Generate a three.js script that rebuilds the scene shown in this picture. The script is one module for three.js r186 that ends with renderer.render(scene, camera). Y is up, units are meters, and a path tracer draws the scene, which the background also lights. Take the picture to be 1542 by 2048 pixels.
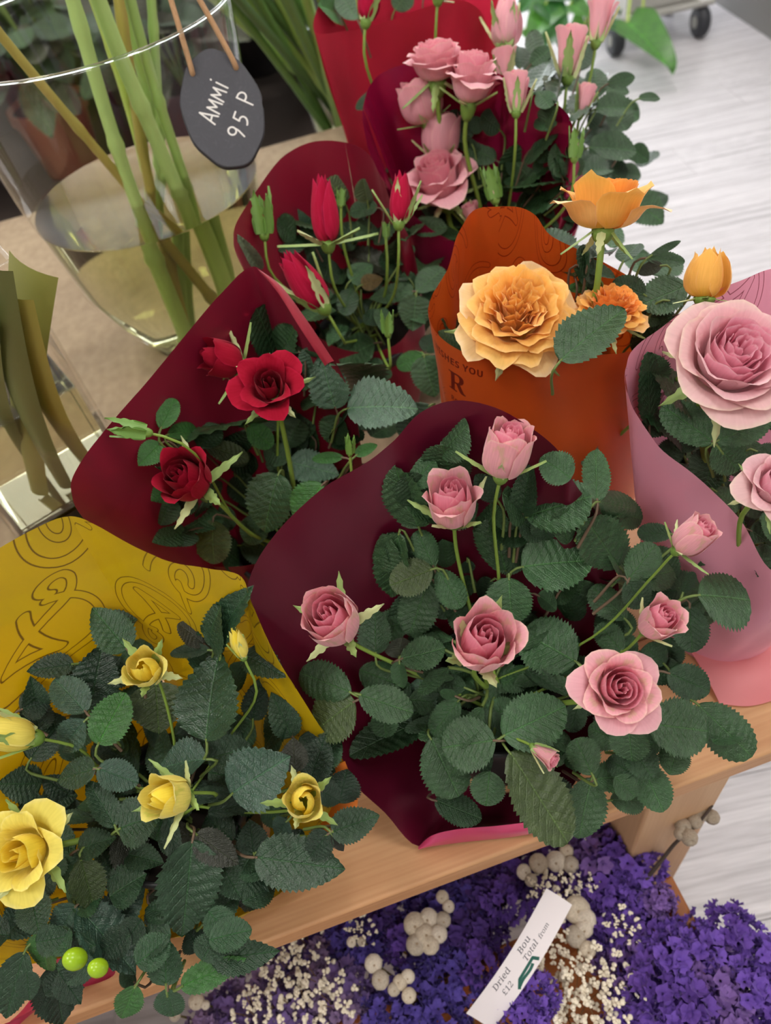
import * as THREE from 'three';
import { RoundedBoxGeometry } from 'three/addons/geometries/RoundedBoxGeometry.js';
import { mergeGeometries } from 'three/addons/utils/BufferGeometryUtils.js';
import { ImprovedNoise } from 'three/addons/math/ImprovedNoise.js';
import { RectAreaLightUniformsLib } from 'three/addons/lights/RectAreaLightUniformsLib.js';

// ---------------------------------------------------------------- camera, sky, exposure, lights
const W = 1542, H = 2048, F = 1500;                 // frame and focal length in pixels
const BENCH = 0.60, CAM_Y = 1.20;                   // bench top and camera above the floor
const V3 = (x, y, z) => new THREE.Vector3(x, y, z);
const nadir = V3((1050 - 771) / F, -(2283 - 1024) / F, -1).normalize();   // where verticals converge
const Yc = nadir.clone().negate(), fwd = V3(0, 0, -1);
const Zc = fwd.clone().addScaledVector(Yc, -fwd.dot(Yc)).normalize().negate();
const Xc = new THREE.Vector3().crossVectors(Yc, Zc);
const toWorld = c => V3(c.dot(Xc), c.dot(Yc), c.dot(Zc));
const CR = toWorld(V3(1, 0, 0)), CU = toWorld(V3(0, 1, 0)), CB = toWorld(V3(0, 0, 1));   // camera right, up, back in the world
const EYE = V3(0, CAM_Y, 0);

const scene = new THREE.Scene();
const camera = new THREE.PerspectiveCamera(2 * Math.atan(1024 / F) * 180 / Math.PI, W / H, 0.02, 60);
camera.position.copy(EYE);
camera.quaternion.setFromRotationMatrix(new THREE.Matrix4().makeBasis(CR, CU, CB));
camera.focus = 0.47; camera.userData.fStop = 7;
scene.add(camera);
const renderer = new THREE.WebGLRenderer({ antialias: true });
renderer.toneMapping = THREE.LinearToneMapping;
renderer.toneMappingExposure = 1.2;
renderer.shadowMap.enabled = true;
RectAreaLightUniformsLib.init();
scene.background = new THREE.Color().setRGB(0.93, 0.965, 1.0);      // overcast sky outside the shop window
scene.backgroundIntensity = 6.5;

// ---------------------------------------------------------------- helpers
let seed = 7;
const rnd = () => { seed = (seed * 1664525 + 1013904223) >>> 0; return seed / 4294967296; };
const rr = (a, b) => a + (b - a) * rnd();
const perlin = new ImprovedNoise();
const fbm = (x, y, z = 0, o = 4) => { let s = 0, a = 0.5; for (let i = 0; i < o; i++) { s += a * perlin.noise(x, y, z); x *= 2.03; y *= 2.03; z += 3.7; a *= 0.5; } return s; };
const clamp = (v, a = 0, b = 1) => Math.min(b, Math.max(a, v));
const sm = (a, b, x) => { const t = clamp((x - a) / (b - a)); return t * t * (3 - 2 * t); };
const lin = (r, g, b) => new THREE.Color(`rgb(${r},${g},${b})`);
const rayOf = (px, py) => toWorld(V3((px - 771) / F, -(py - 1024) / F, -1));
const at = (px, py, h) => { const r = rayOf(px, py); return EYE.clone().addScaledVector(r, (BENCH + h - CAM_Y) / r.y); };   // on the level h above the bench top
const atD = (px, py, d) => EYE.clone().addScaledVector(rayOf(px, py), d);
const depthOf = p => -p.clone().sub(EYE).dot(CB);
const project = p => { const q = p.clone().sub(EYE), d = -q.dot(CB); return [771 + F * q.dot(CR) / d, 1024 - F * q.dot(CU) / d, d]; };
const E1 = V3(0.99125, 0, -0.13198), E2 = V3(-0.13198, 0, -0.99125);      // along the bench front, and away from the viewer
const ST = (s, t, y) => E1.clone().multiplyScalar(s).addScaledVector(E2, t).setY(y);
const BENCH_TURN = Math.atan2(0.13198, 0.99125);

const used = {};
const numbered = n => { used[n] = (used[n] ?? -1) + 1; return used[n] ? `${n}_${String(used[n]).padStart(3, '0')}` : n; };
const sh = m => { m.castShadow = true; m.receiveShadow = true; return m; };
function thing(name, label, category, pos, group) {
  const o = new THREE.Group(); o.name = numbered(name); if (pos) o.position.copy(pos);
  o.userData = { label, category }; if (group) o.userData.group = group;
  scene.add(o); return o;
}
function part(name, geo, mat, parent, pos) { const m = sh(new THREE.Mesh(geo, mat)); m.name = name; if (pos) m.position.copy(pos); parent.add(m); return m; }
function solo(name, geo, mat, label, category, pos, group) {
  const m = sh(new THREE.Mesh(geo, mat)); m.name = numbered(name); if (pos) m.position.copy(pos);
  m.userData = { label, category }; if (group) m.userData.group = group; scene.add(m); return m;
}
function structure(name, geo, mat, pos, label) { const m = sh(new THREE.Mesh(geo, mat)); m.name = name; if (pos) m.position.copy(pos); m.userData = { kind: 'structure' }; if (label) m.userData.label = label; scene.add(m); return m; }
const box = (x, y, z, r = 0.002) => new RoundedBoxGeometry(x, y, z, 2, Math.min(r, x / 2.1, y / 2.1, z / 2.1));
function tube(pts, r, seg = 10, sides = 7, r2) {
  const g = new THREE.TubeGeometry(new THREE.CatmullRomCurve3(pts), seg, r, sides, false);
  if (r2 !== undefined) {                                              // taper
    const c = new THREE.CatmullRomCurve3(pts), p = g.attributes.position, v = V3();
    for (let i = 0; i <= seg; i++) { const o = c.getPointAt(i / seg), k = (r + (r2 - r) * i / seg) / r; for (let j = 0; j <= sides; j++) { const n = i * (sides + 1) + j; v.fromBufferAttribute(p, n).sub(o).multiplyScalar(k).add(o); p.setXYZ(n, v.x, v.y, v.z); } }
  }
  return g;
}
function gridGeo(nu, nv, fn, wrapU = false) {                          // fn(u,v) -> [Vector3, uvx, uvy]
  const pos = [], uv = [], idx = [];
  for (let j = 0; j <= nv; j++) for (let i = 0; i <= nu; i++) { const [p, a, b] = fn(i / nu, j / nv); pos.push(p.x, p.y, p.z); uv.push(a, b); }
  for (let j = 0; j < nv; j++) for (let i = 0; i < nu; i++) { const a = j * (nu + 1) + i, b = a + 1, c = a + nu + 1, d = c + 1; idx.push(a, c, b, b, c, d); }
  const g = new THREE.BufferGeometry();
  g.setAttribute('position', new THREE.Float32BufferAttribute(pos, 3)); g.setAttribute('uv', new THREE.Float32BufferAttribute(uv, 2)); g.setIndex(idx); g.computeVertexNormals();
  return g;
}
// a texture computed pixel by pixel; fn(x,y) in 0..1 gives [r,g,b] in 0..255
function dataTex(w, h, fn, srgb = true) {
  const d = new Uint8Array(w * h * 4);
  for (let y = 0; y < h; y++) for (let x = 0; x < w; x++) { const c = fn(x / w, y / h), i = (y * w + x) * 4; d[i] = clamp(c[0], 0, 255); d[i + 1] = clamp(c[1], 0, 255); d[i + 2] = clamp(c[2], 0, 255); d[i + 3] = 255; }
  const t = new THREE.DataTexture(d, w, h); t.magFilter = THREE.LinearFilter; t.minFilter = THREE.LinearMipmapLinearFilter; t.generateMipmaps = true;
  t.wrapS = t.wrapT = THREE.RepeatWrapping; if (srgb) t.colorSpace = THREE.SRGBColorSpace; t.needsUpdate = true; return t;
}
function canvasTex(w, h, draw) {
  const c = document.createElement('canvas'); c.width = w; c.height = h; const x = c.getContext('2d'); draw(x, w, h);
  const t = new THREE.CanvasTexture(c); t.colorSpace = THREE.SRGBColorSpace; t.wrapS = t.wrapT = THREE.RepeatWrapping; return t;
}
const std = o => new THREE.MeshStandardMaterial(o);
const phys = o => new THREE.MeshPhysicalMaterial({ side: THREE.DoubleSide, ...o });

// ---------------------------------------------------------------- surface materials
function woodTex(base, dark, sx, sy, contrast = 1) {
  return dataTex(512, 512, (x, y) => {
    const wob = fbm(x * 2, y * 3, 1.3) * 0.9, ring = Math.sin((y * sy + wob * 2.2 + fbm(x * sx, y * 26, 4) * 0.7) * 6.283);
    const fine = fbm(x * 9, y * 190, 2, 3) * 0.8, blot = fbm(x * 3, y * 4, 8) * 0.6;
    const k = clamp(0.32 + 0.22 * contrast * ring * (0.6 + fbm(x * 2, y * 2, 5)) + fine * 0.45 * contrast + blot * 0.55);
    const knot = Math.exp(-((x - 0.63) ** 2 * 900 + (y - 0.4) ** 2 * 1800)) * 0.6;
    const q = clamp(k + knot);
    return [0, 1, 2].map(i => base[i] + (dark[i] - base[i]) * q);
  });
}
const pineTex = woodTex([226, 178, 132], [182, 124, 80], 1.5, 5);
const pineMat = std({ map: pineTex, roughness: 0.55, bumpMap: pineTex, bumpScale: 0.0004 });
const pineLight = std({ map: woodTex([224, 186, 146], [190, 142, 102], 1.5, 8, 0.7), roughness: 0.6 });
const caramel = std({ map: woodTex([176, 104, 46], [120, 64, 24], 1.5, 6), roughness: 0.5 });
const taupeTex = dataTex(512, 512, (x, y) => { const n = fbm(x * 6, y * 6, 2) * 26 + fbm(x * 160, y * 40, 7, 3) * 24; return [150 + n, 130 + n, 104 + n * 0.9]; });
const taupe = std({ map: taupeTex, roughness: 0.8 });
const floorTex = [0, 1, 2].map(k => dataTex(512, 128, (x, y) => { const n = fbm(x * 2.5, y * 9 + k * 7, k, 4) * 34 + fbm(x * 16, y * 60, k + 3, 3) * 40, s = fbm(x * 1.5, y * 22, 11 + k, 3); const d = n * 1.3 - Math.max(0, s - 0.08) * 170; return [204 + d * 0.7, 200 + d * 0.7, 204 + d * 0.7]; }));
const floorMats = floorTex.map(t => std({ map: t, roughness: 0.42 }));
const wallMat = std({ color: lin(205, 203, 198), roughness: 0.85 });
const ceilMat = std({ color: lin(232, 231, 228), roughness: 0.9 });

// ---------------------------------------------------------------- the room
const RX0 = -3.4, RX1 = 1.8, RZ0 = -5.3, RZ1 = 2.4, RH = 2.7;
{
  const fl = structure('floor', box(RX1 - RX0 + 0.4, 0.1, RZ1 - RZ0 + 0.4), std({ color: lin(170, 166, 164), roughness: 0.8 }), V3((RX0 + RX1) / 2, -0.062, (RZ0 + RZ1) / 2));
  // laminate boards in rows across the shop
  const bw = 0.19, bl = 1.28, off = fl.position, boards = {};
  for (let j = 0; RZ0 + j * bw < 1.0; j++) {
    const z = RZ0 + (j + 0.5) * bw; let x = -2.6 + ((j * 0.37) % 1) * bl - bl;
    for (let i = 0; x < RX1; i++, x += bl) {
      const a = Math.max(x, RX0), b = Math.min(x + bl, RX1), l = b - a; if (b < -1.8 || l < 0.03) continue;
      const key = l.toFixed(2); boards[key] ??= box(l - 0.001, 0.012, bw - 0.001, 0.0008);
      part('floor_board', boards[key], floorMats[(i * 2 + j * 5) % 3], fl, V3((a + b) / 2 - off.x, -0.006 - off.y, z - off.z)).castShadow = false;
    }
  }
  structure('ceiling', box(RX1 - RX0 + 0.4, 0.1, RZ1 - RZ0 + 0.4), ceilMat, V3((RX0 + RX1) / 2, RH + 0.05, (RZ0 + RZ1) / 2));
  structure('wall_left', box(0.15, RH, RZ1 - RZ0), wallMat, V3(RX0 - 0.075, RH / 2, (RZ0 + RZ1) / 2));
  structure('wall_right', box(0.15, RH, RZ1 - RZ0), std({ color: lin(214, 214, 212), roughness: 0.7 }), V3(RX1 + 0.075, RH / 2, (RZ0 + RZ1) / 2));
  structure('wall_front', box(RX1 - RX0, RH, 0.15), wallMat, V3((RX0 + RX1) / 2, RH / 2, RZ1 + 0.075));
  // the back wall is the shop front: low sill, header, side piers, glass between
  const wx0 = -1.9, wx1 = 1.55, wy0 = 0.25, wy1 = 2.45, zb = RZ0 - 0.075;
  structure('wall_back', mergeGeometries([
    box(RX1 - RX0, wy0, 0.15).translate((RX0 + RX1) / 2, wy0 / 2, 0), box(RX1 - RX0, RH - wy1, 0.15).translate((RX0 + RX1) / 2, (RH + wy1) / 2, 0),
    box(wx0 - RX0, wy1 - wy0, 0.15).translate((RX0 + wx0) / 2, (wy0 + wy1) / 2, 0), box(RX1 - wx1, wy1 - wy0, 0.15).translate((RX1 + wx1) / 2, (wy0 + wy1) / 2, 0)]), wallMat, V3(0, 0, zb));
  const win = structure('window_1', mergeGeometries([0, 1, 2, 3].map(i => box(0.05, wy1 - wy0, 0.06).translate(wx0 + 0.025 + i * (wx1 - wx0 - 0.05) / 3, (wy0 + wy1) / 2, 0)).concat([box(wx1 - wx0, 0.05, 0.06).translate((wx0 + wx1) / 2, wy0 + 0.025, 0), box(wx1 - wx0, 0.05, 0.06).translate((wx0 + wx1) / 2, wy1 - 0.025, 0)])), std({ color: lin(70, 72, 74), roughness: 0.5 }), V3(0, 0, zb));
  for (let i = 0; i < 3; i++) part('pane', new THREE.PlaneGeometry((wx1 - wx0) / 3 - 0.06, wy1 - wy0 - 0.08), phys({ color: 0xffffff, transmission: 1, roughness: 0, thickness: 0, ior: 1.45 }), win, V3(wx0 + (i + 0.5) * (wx1 - wx0) / 3, (wy0 + wy1) / 2, 0)).castShadow = false;
  structure('baseboard_right', box(0.02, 0.13, RZ1 - RZ0), std({ color: lin(120, 118, 116), roughness: 0.6 }), V3(RX1 - 0.01, 0.065, (RZ0 + RZ1) / 2));
  // ceiling light panels: a glowing diffuser and an area light of the same size just below
  const spots = [[0.75, -2.2], [-1.1, -2.2], [0.75, -0.1], [-1.1, -0.1], [-0.2, 1.5]];
  spots.forEach(([x, z], i) => {
    const where = ['nearest the shop window on the right', 'nearest the shop window on the left', 'above the right end of the pine bench', 'above the glass vases', 'behind the viewer'][i];
    const t = thing('ceiling_light', `square white ceiling light panel ${where}`, 'light', V3(x, RH, z), 'ceiling light panels');
    part('frame', box(0.64, 0.03, 0.64), std({ color: lin(235, 235, 235), roughness: 0.5 }), t, V3(0, -0.016, 0));
    part('diffuser', new THREE.BoxGeometry(0.58, 0.004, 0.58), std({ color: 0xffffff, emissive: new THREE.Color().setRGB(1, 0.955, 0.89), emissiveIntensity: 3 }), t, V3(0, -0.033, 0));
    const l = new THREE.RectAreaLight(new THREE.Color().setRGB(1, 0.955, 0.89), [14, 14, 8, 13, 10][i], 0.58, 0.58); l.position.set(0, -0.04, 0); l.rotation.x = -Math.PI / 2; l.castShadow = true; t.add(l);
  });
}

// ---------------------------------------------------------------- bench, table behind, lower shelf and crate
{
  const b = thing('display_bench', 'pale pine display bench carrying the front rose pots', 'bench', ST(-0.2, 0.35, 0));
  b.rotation.y = BENCH_TURN;
  const L = 1.13, pw = 0.1247, s0 = -0.2;
  for (let i = 0; i < 3; i++) {
    const g = box(L, 0.026, pw - 0.0015, 0.003), uv = g.attributes.uv, p = g.attributes.position;
    for (let k = 0; k < p.count; k++) uv.setXY(k, p.getX(k) * 1.1 + i * 0.3, (p.getZ(k) + p.getY(k)) * 2.2 + i * 0.37);
    part('plank', g, i === 0 ? pineMat : pineLight, b, V3(0, BENCH - 0.013, 0.35 - (0.156 + pw * (i + 0.5))));
  }
  const leg = (s, t, w = 0.074, d = 0.045) => { const g = box(w, BENCH - 0.026, d, 0.003), uv = g.attributes.uv, p = g.attributes.position; for (let k = 0; k < p.count; k++) uv.setXY(k, p.getY(k) * 1.1, (p.getX(k) + p.getZ(k)) * 2.4 + s); part('leg', g, pineLight, b, V3(s - s0, (BENCH - 0.026) / 2, 0.35 - t)); };
  leg(0.215, 0.183); leg(0.215, 0.5); leg(-0.68, 0.183); leg(-0.68, 0.5);
  part('side_rail', box(0.022, 0.07, 0.27), pineLight, b, V3(0.195 - s0, BENCH - 0.062, 0));
  part('back_rail', box(0.86, 0.06, 0.02), pineLight, b, V3(-0.2275 - s0, BENCH - 0.057, 0.35 - 0.5));

  const t = thing('vase_table', 'taupe table standing behind the pine bench under the glass vases', 'table', ST(-0.5, 0.94, 0)); t.rotation.y = BENCH_TURN;
  part('table_top', box(1.72, 0.03, 0.8, 0.004), taupe, t, V3(0, BENCH + 0.035, 0));
  for (const [x, z] of [[-0.8, 0.35], [-0.8, -0.35], [0.8, -0.35], [0.8, 0.35]]) part('leg', box(0.05, BENCH + 0.02, 0.05), taupe, t, V3(x, (BENCH + 0.02) / 2, z));

  const sh1 = thing('lower_shelf', 'low wooden shelf in front of the bench under the dried flowers', 'shelf', ST(-0.2, 0.0, 0)); sh1.rotation.y = BENCH_TURN;
  part('board', box(0.86, 0.02, 0.3), caramel, sh1, V3(0, 0.24, 0));
  for (const [x, z] of [[-0.4, 0.12], [0.38, 0.12], [-0.4, -0.12], [0.38, -0.12]]) part('leg', box(0.03, 0.23, 0.03), caramel, sh1, V3(x, 0.115, z));
  const c = thing('wooden_crate', 'open caramel brown wooden crate full of dried flowers', 'crate', ST(-0.2, 0.0, 0.25)); c.rotation.y = BENCH_TURN;
  part('bottom', box(0.8, 0.01, 0.26), caramel, c, V3(0, 0.006, 0));
  const cg = (x, y, z, rot) => { const g = box(x, y, z, 0.003), uv = g.attributes.uv, p = g.attributes.position; for (let k = 0; k < p.count; k++) uv.setXY(k, (rot ? p.getZ(k) : p.getX(k)) * 1.4, p.getY(k) * 3); return g; };
  part('side_board', cg(0.014, 0.14, 0.28, true), caramel, c, V3(0.407, 0.072, 0)); part('side_board', cg(0.014, 0.14, 0.28, true), caramel, c, V3(-0.407, 0.072, 0));
  part('back_board', cg(0.8, 0.12, 0.012), caramel, c, V3(0, 0.065, -0.134)); part('front_board', cg(0.8, 0.12, 0.012), caramel, c, V3(0, 0.065, 0.134));
}

// ---------------------------------------------------------------- rose leaves
const leafVein = (x, t) => {                                          // closeness to a vein, 0..1
  const ax = Math.abs(x), mid = Math.exp(-((x / 0.012) ** 2));
  let lat = 0; for (let k = 0; k < 8; k++) { const t0 = 0.06 + k * 0.115, d = t - t0 - ax * 0.55 - ax * ax * 0.35; lat = Math.max(lat, Math.exp(-((d / 0.0085) ** 2)) * sm(0.5, 0.1, ax)); }
  return [mid, lat];
};
const leafTex = dataTex(256, 512, (u, v) => {
  const x = u - 0.5, [m, l] = leafVein(x, v), n = fbm(u * 5, v * 8, 3) * 44 + fbm(u * 44, v * 70, 9, 3) * 46;
  const hash = Math.abs(Math.sin(Math.floor(u * 128) * 12.9898 + Math.floor(v * 256) * 78.233) * 43758.5453) % 1, fleck = hash > 0.9988 ? 140 : 0;   // pale dust specks
  return [168 + n + m * 50 + l * 20 + fleck, 174 + n + m * 62 + l * 24 + fleck, 164 + n * 0.9 + m * 34 + l * 14 + fleck];
});
const leafBump = dataTex(256, 512, (u, v) => { const x = u - 0.5, [m, l] = leafVein(x, v), q = 150 - m * 90 - l * 70 + fbm(u * 34, v * 60, 2, 3) * 90; return [q, q, q]; }, false);
const leafMat = (c, extra = {}) => phys({ color: c, map: leafTex, bumpMap: leafBump, bumpScale: 0.0011, roughness: 0.4, transmission: 0.08, thickness: 0, ...extra });
const TONES = [
  leafMat(lin(82, 122, 82)),                       // 0 dark green
  leafMat(lin(90, 136, 92)),                       // 1 mid green
  leafMat(lin(98, 172, 88), { transmission: 0.2 }),// 2 young bright green
  leafMat(lin(104, 124, 78)),                      // 3 olive
  leafMat(lin(92, 96, 82)),                        // 4 brownish
  leafMat(lin(108, 146, 124), { roughness: 0.38 }), // 5 bluish grey green
  leafMat(lin(150, 120, 66)),                      // 6 dying ochre
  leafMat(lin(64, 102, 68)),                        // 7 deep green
  leafMat(lin(176, 196, 168)),                     // 8 pale underside
];
function leafGeo(k) {
  const [a, b] = [[0.55, 0.62], [0.62, 0.54], [0.5, 0.72], [0.66, 0.5], [0.6, 0.58], [0.58, 0.92], [0.5, 0.84], [0.66, 0.98]][k];
  let mx = 0; for (let t = 0.01; t < 1; t += 0.01) mx = Math.max(mx, t ** a * (1 - t) ** b);
  const teeth = [15, 16, 14, 15, 15, 14, 15, 13][k], fold = [0.18, 0.1, 0.26, 0.12, 0.04, 0.2, 0.1, 0.28][k], droop = [0.16, 0.06, 0.24, 0.1, -0.08, 0.16, 0.08, 0.24][k], ph = k * 1.7;
  return gridGeo(8, 60, (u, v) => {
    const x0 = u * 2 - 1, w = 0.5 * (v ** a * (1 - v) ** b) / mx, saw = (v * teeth) % 1;
    const edge = Math.abs(x0) > 0.9 ? 1 + (0.17 * (saw - 0.4)) * sm(0.03, 0.12, v) : 1;
    const x = x0 * w * edge, ax = Math.abs(x);
    const quilt = 0.015 * Math.sin((v - ax * 0.62) * 54.6 + ph) * sm(0.02, 0.16, ax) * sm(0.5, 0.3, ax);
    const y = ax * fold - droop * v * v + quilt + 0.03 * Math.sin(v * 9 + x0 * 2 + ph) * Math.abs(x0) ** 2 * 0.7 + (k === 3 ? -0.35 * ax * ax * 2 : 0);
    return [V3(x, y, v), x + 0.5, v];
  });
}
const LEAF = [0, 1, 2, 3, 4, 5, 6, 7].map(leafGeo);
let leafSet = [0, 1, 2, 3, 4], toneSet = TONES;                                          // which outlines the plant in hand has: round or pointed
function orient(m, axis, normal, sx, sy, sz) {                         // local z along axis, local y along normal
  const z = axis.clone().normalize(), n = normal.clone().addScaledVector(z, -normal.dot(z)).normalize(), x = new THREE.Vector3().crossVectors(n, z);
  m.quaternion.setFromRotationMatrix(new THREE.Matrix4().makeBasis(x, n, z)); m.scale.set(sx, sy, sz); return x;
}
function addLeaf(plant, B, T, wpx, tone, opt = {}) {
  const axis = T.clone().sub(B), len = axis.length(), toCam = EYE.clone().sub(B).normalize();
  const n = V3(0, 0.75, 0).addScaledVector(toCam, opt.face ?? 0.75).add(V3(rr(-0.5, 0.5), rr(-0.1, 0.1), rr(-0.5, 0.5)));
  const m = part('leaf', LEAF[opt.shape ?? leafSet[Math.floor(rnd() * leafSet.length)]], toneSet[tone], plant);
  m.position.copy(B).sub(plant.position);
  const x = orient(m, axis, n, 1, 1, 1), mid = B.clone().add(T).multiplyScalar(0.5);
  // width: metres such that the leaf spans wpx across its image axis
  const [ax, ay] = project(B), [bx, by] = project(T), l = Math.hypot(bx - ax, by - ay) || 1, nx = -(by - ay) / l, ny = (bx - ax) / l;
  const [cx, cy] = project(mid), [dx, dy] = project(mid.clone().addScaledVector(x, 0.01));
  const perM = Math.max(Math.abs((dx - cx) * nx + (dy - cy) * ny) / 0.01, 700), w = Math.min(wpx / perM, len * 1.5 + 0.012);
  m.scale.set(w, (w + len) / 2, len);
  return m;
}
const stalkMat = std({ color: lin(104, 124, 62), roughness: 0.55 }), stalkBrown = std({ color: lin(104, 84, 66), roughness: 0.6 }), stemMat = std({ color: lin(122, 150, 60), roughness: 0.5 });
const CALYX = std({ color: lin(112, 146, 62), roughness: 0.55 });
function addLeaves(plant, root, list, hOf, stalkEvery = 1) {
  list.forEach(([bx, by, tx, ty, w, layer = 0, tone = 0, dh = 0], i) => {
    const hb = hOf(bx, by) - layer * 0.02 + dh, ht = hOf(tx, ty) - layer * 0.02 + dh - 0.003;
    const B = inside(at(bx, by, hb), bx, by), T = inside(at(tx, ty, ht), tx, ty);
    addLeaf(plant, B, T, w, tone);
    if (i % stalkEvery === 0) {
      const back = B.clone().sub(T).normalize(), M = B.clone().addScaledVector(back, 0.006).add(V3(0, -0.003, 0)), d = V3(root.x, Math.min(root.y + 0.05, B.y - 0.03), root.z).sub(M);
      const C = M.clone().addScaledVector(d, Math.min(0.02 / d.length(), 1)).add(V3(0, -0.012, 0));
      part('leaf_stalk', tube([B.clone().addScaledVector(back, -0.002), M, C].map(p => p.clone().sub(plant.position)), 0.0009, 8, 5, 0.0012), i % 3 ? stalkMat : stalkBrown, plant);
    }
  });
}

// ---------------------------------------------------------------- roses
function petalTex(body, claw, edge, vein = 6, blot = null) {
  return dataTex(128, 128, (u, v) => {
    const x = Math.abs(u - 0.5) * 2, st = fbm(u * 26, v * 2.2, 4, 3) * vein * 2.2 + fbm(u * 5, v * 5, 8) * vein;
    const c = sm(0.42, 0.0, v + fbm(u * 7, v * 2, 1) * 0.25), e = Math.max(sm(0.93, 1.0, v + fbm(u * 9, 3, 3) * 0.06), sm(0.9, 1.0, x)) * 0.8;
    const g = blot ? clamp(sm(0.02, 0.3, fbm(u * 4, v * 3.2, 13)) * sm(0.45, 0.05, Math.abs(u - 0.5))) : 0;
    return [0, 1, 2].map(i => { let q = body[i] + (claw[i] - body[i]) * c; q += (edge[i] - q) * e; if (g) q += (blot[i] - q) * g * 0.34; return q + st; });
  });
}
const petalMat = (t, o = {}) => phys({ map: t, roughness: 0.82, transmission: 0.3, thickness: 0, ...o });
const PINK = [petalMat(petalTex([238, 146, 168], [226, 160, 150], [244, 178, 190])), petalMat(petalTex([242, 174, 184], [226, 206, 160], [246, 206, 194], 8, [190, 190, 116])), petalMat(petalTex([244, 178, 190], [234, 196, 180], [246, 200, 200]))];
const PINKB = [petalMat(petalTex([240, 156, 174], [228, 176, 160], [246, 182, 190])), petalMat(petalTex([244, 178, 190], [226, 202, 168], [246, 200, 196])), petalMat(petalTex([244, 178, 190], [226, 202, 168], [246, 200, 196]))];
const PALE = [petalMat(petalTex([246, 176, 196], [236, 182, 188], [250, 204, 214])), petalMat(petalTex([238, 188, 196], [232, 204, 186], [242, 208, 206])), petalMat(petalTex([236, 192, 194], [230, 210, 186], [238, 212, 198]))];
const velvety = { roughness: 0.9, specularIntensity: 0.4, transmission: 0.15 };
const RED = [petalMat(petalTex([148, 0, 36], [110, 0, 26], [162, 8, 46], 6), velvety), petalMat(petalTex([160, 2, 40], [130, 4, 32], [174, 14, 54], 6), velvety), petalMat(petalTex([162, 4, 42], [130, 6, 34], [174, 18, 56], 6), velvety)];
const CERISE = [petalMat(petalTex([176, 12, 56], [140, 12, 40], [188, 34, 78], 9), velvety), petalMat(petalTex([180, 16, 60], [150, 16, 48], [190, 38, 82], 10), velvety), petalMat(petalTex([180, 16, 60], [150, 16, 48], [190, 38, 82], 10), velvety)];
const AMBER = [petalMat(petalTex([255, 196, 96], [255, 196, 40], [255, 206, 128])), petalMat(petalTex([255, 204, 112], [255, 206, 60], [255, 214, 148])), petalMat(petalTex([254, 214, 150], [250, 216, 110], [254, 226, 186]))];
const APRICOT = [petalMat(petalTex([252, 168, 72], [250, 190, 60], [254, 184, 104])), petalMat(petalTex([248, 188, 84], [244, 190, 50], [250, 198, 112])), petalMat(petalTex([242, 192, 112], [236, 188, 62], [244, 196, 144]))];
const LEMON = [petalMat(petalTex([250, 226, 66], [244, 210, 44], [250, 232, 110], 8)), petalMat(petalTex([246, 228, 104], [240, 220, 84], [248, 234, 146], 8)), petalMat(petalTex([234, 220, 110], [206, 208, 84], [236, 224, 140], 10, [168, 190, 60]))];

const bez = (a, b, c, d, t) => { const s = 1 - t; return s * s * s * a + 3 * s * s * t * b + 3 * s * t * t * c + t * t * t * d; };
function petalGeo({ Rb, Rt, Hh, phi, curl = 0, point = 0, ruf = 0, ph = 0, round = 0.25, spiral = 0.02, z0 = 0, nu = 10, nv = 10 }) {
  return gridGeo(nu, nv, (a, b) => {
    const u = a * 2 - 1, au = Math.abs(u), th = u * phi * (0.45 + 0.55 * sm(0, 0.55, b));
    let v = b * (1 - round * au ** 3) * (1 + point * (Math.max(0, 1 - au * 1.4) ** 2) * b * b);
    const ve = Math.min(v, 1);
    let r = bez(0.03, Rb * 1.15, Rb, Rt, ve), y = bez(0, 0.02, Hh * 0.62, Hh, ve);
    if (v > 1) y += (v - 1) * Hh;
    const k = clamp((v - 0.62) / 0.38, 0, 1.2); r += curl * k * k * (0.75 + 0.25 * Math.cos(u * 2)); y -= Math.abs(curl) * 0.62 * k * k * k;
    r += ruf * Math.sin(u * 6.5 + ph) * b * b + spiral * u; y += ruf * 0.7 * Math.sin(u * 8 + ph * 2) * b * b * b;
    return [V3(r * Math.cos(th), z0 + y, r * Math.sin(th)), a, b];
  });
}
// each kind of flower: a list of petals [geometry, turn, colour step]; widest diameter about 1
const kinds = {};
function bloomKind(name, make) { const out = []; let i = 0; const add = (o, turn, step) => out.push([petalGeo({ ph: i++ * 1.3, ...o }), turn, step]); make(add); kinds[name] = out; }
const GA = 2.39996;
function layered(add, n, fn) { for (let i = 0; i < n; i++) fn(i, n > 1 ? i / (n - 1) : 0, i * GA, add); }
bloomKind('half', add => layered(add, 19, (i, t, th) => t < 0.6
  ? add({ Rb: 0.08 + 0.5 * t, Rt: 0.02 + 0.4 * t, Hh: 0.97 - 0.03 * t, phi: 1.3 - 0.2 * t, curl: 0.012 + 0.02 * t, spiral: 0.035, ruf: 0.014 }, th, 0)
  : add({ Rb: 0.42 + 0.1 * (t - 0.6), Rt: 0.3 + 0.12 * (t - 0.6), Hh: 0.98 - 0.16 * (t - 0.6), phi: 0.95, curl: 0.03 + 0.16 * (t - 0.6), point: 0.08, spiral: 0.03, ruf: 0.014, round: 0.3 }, th, 1)));
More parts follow.
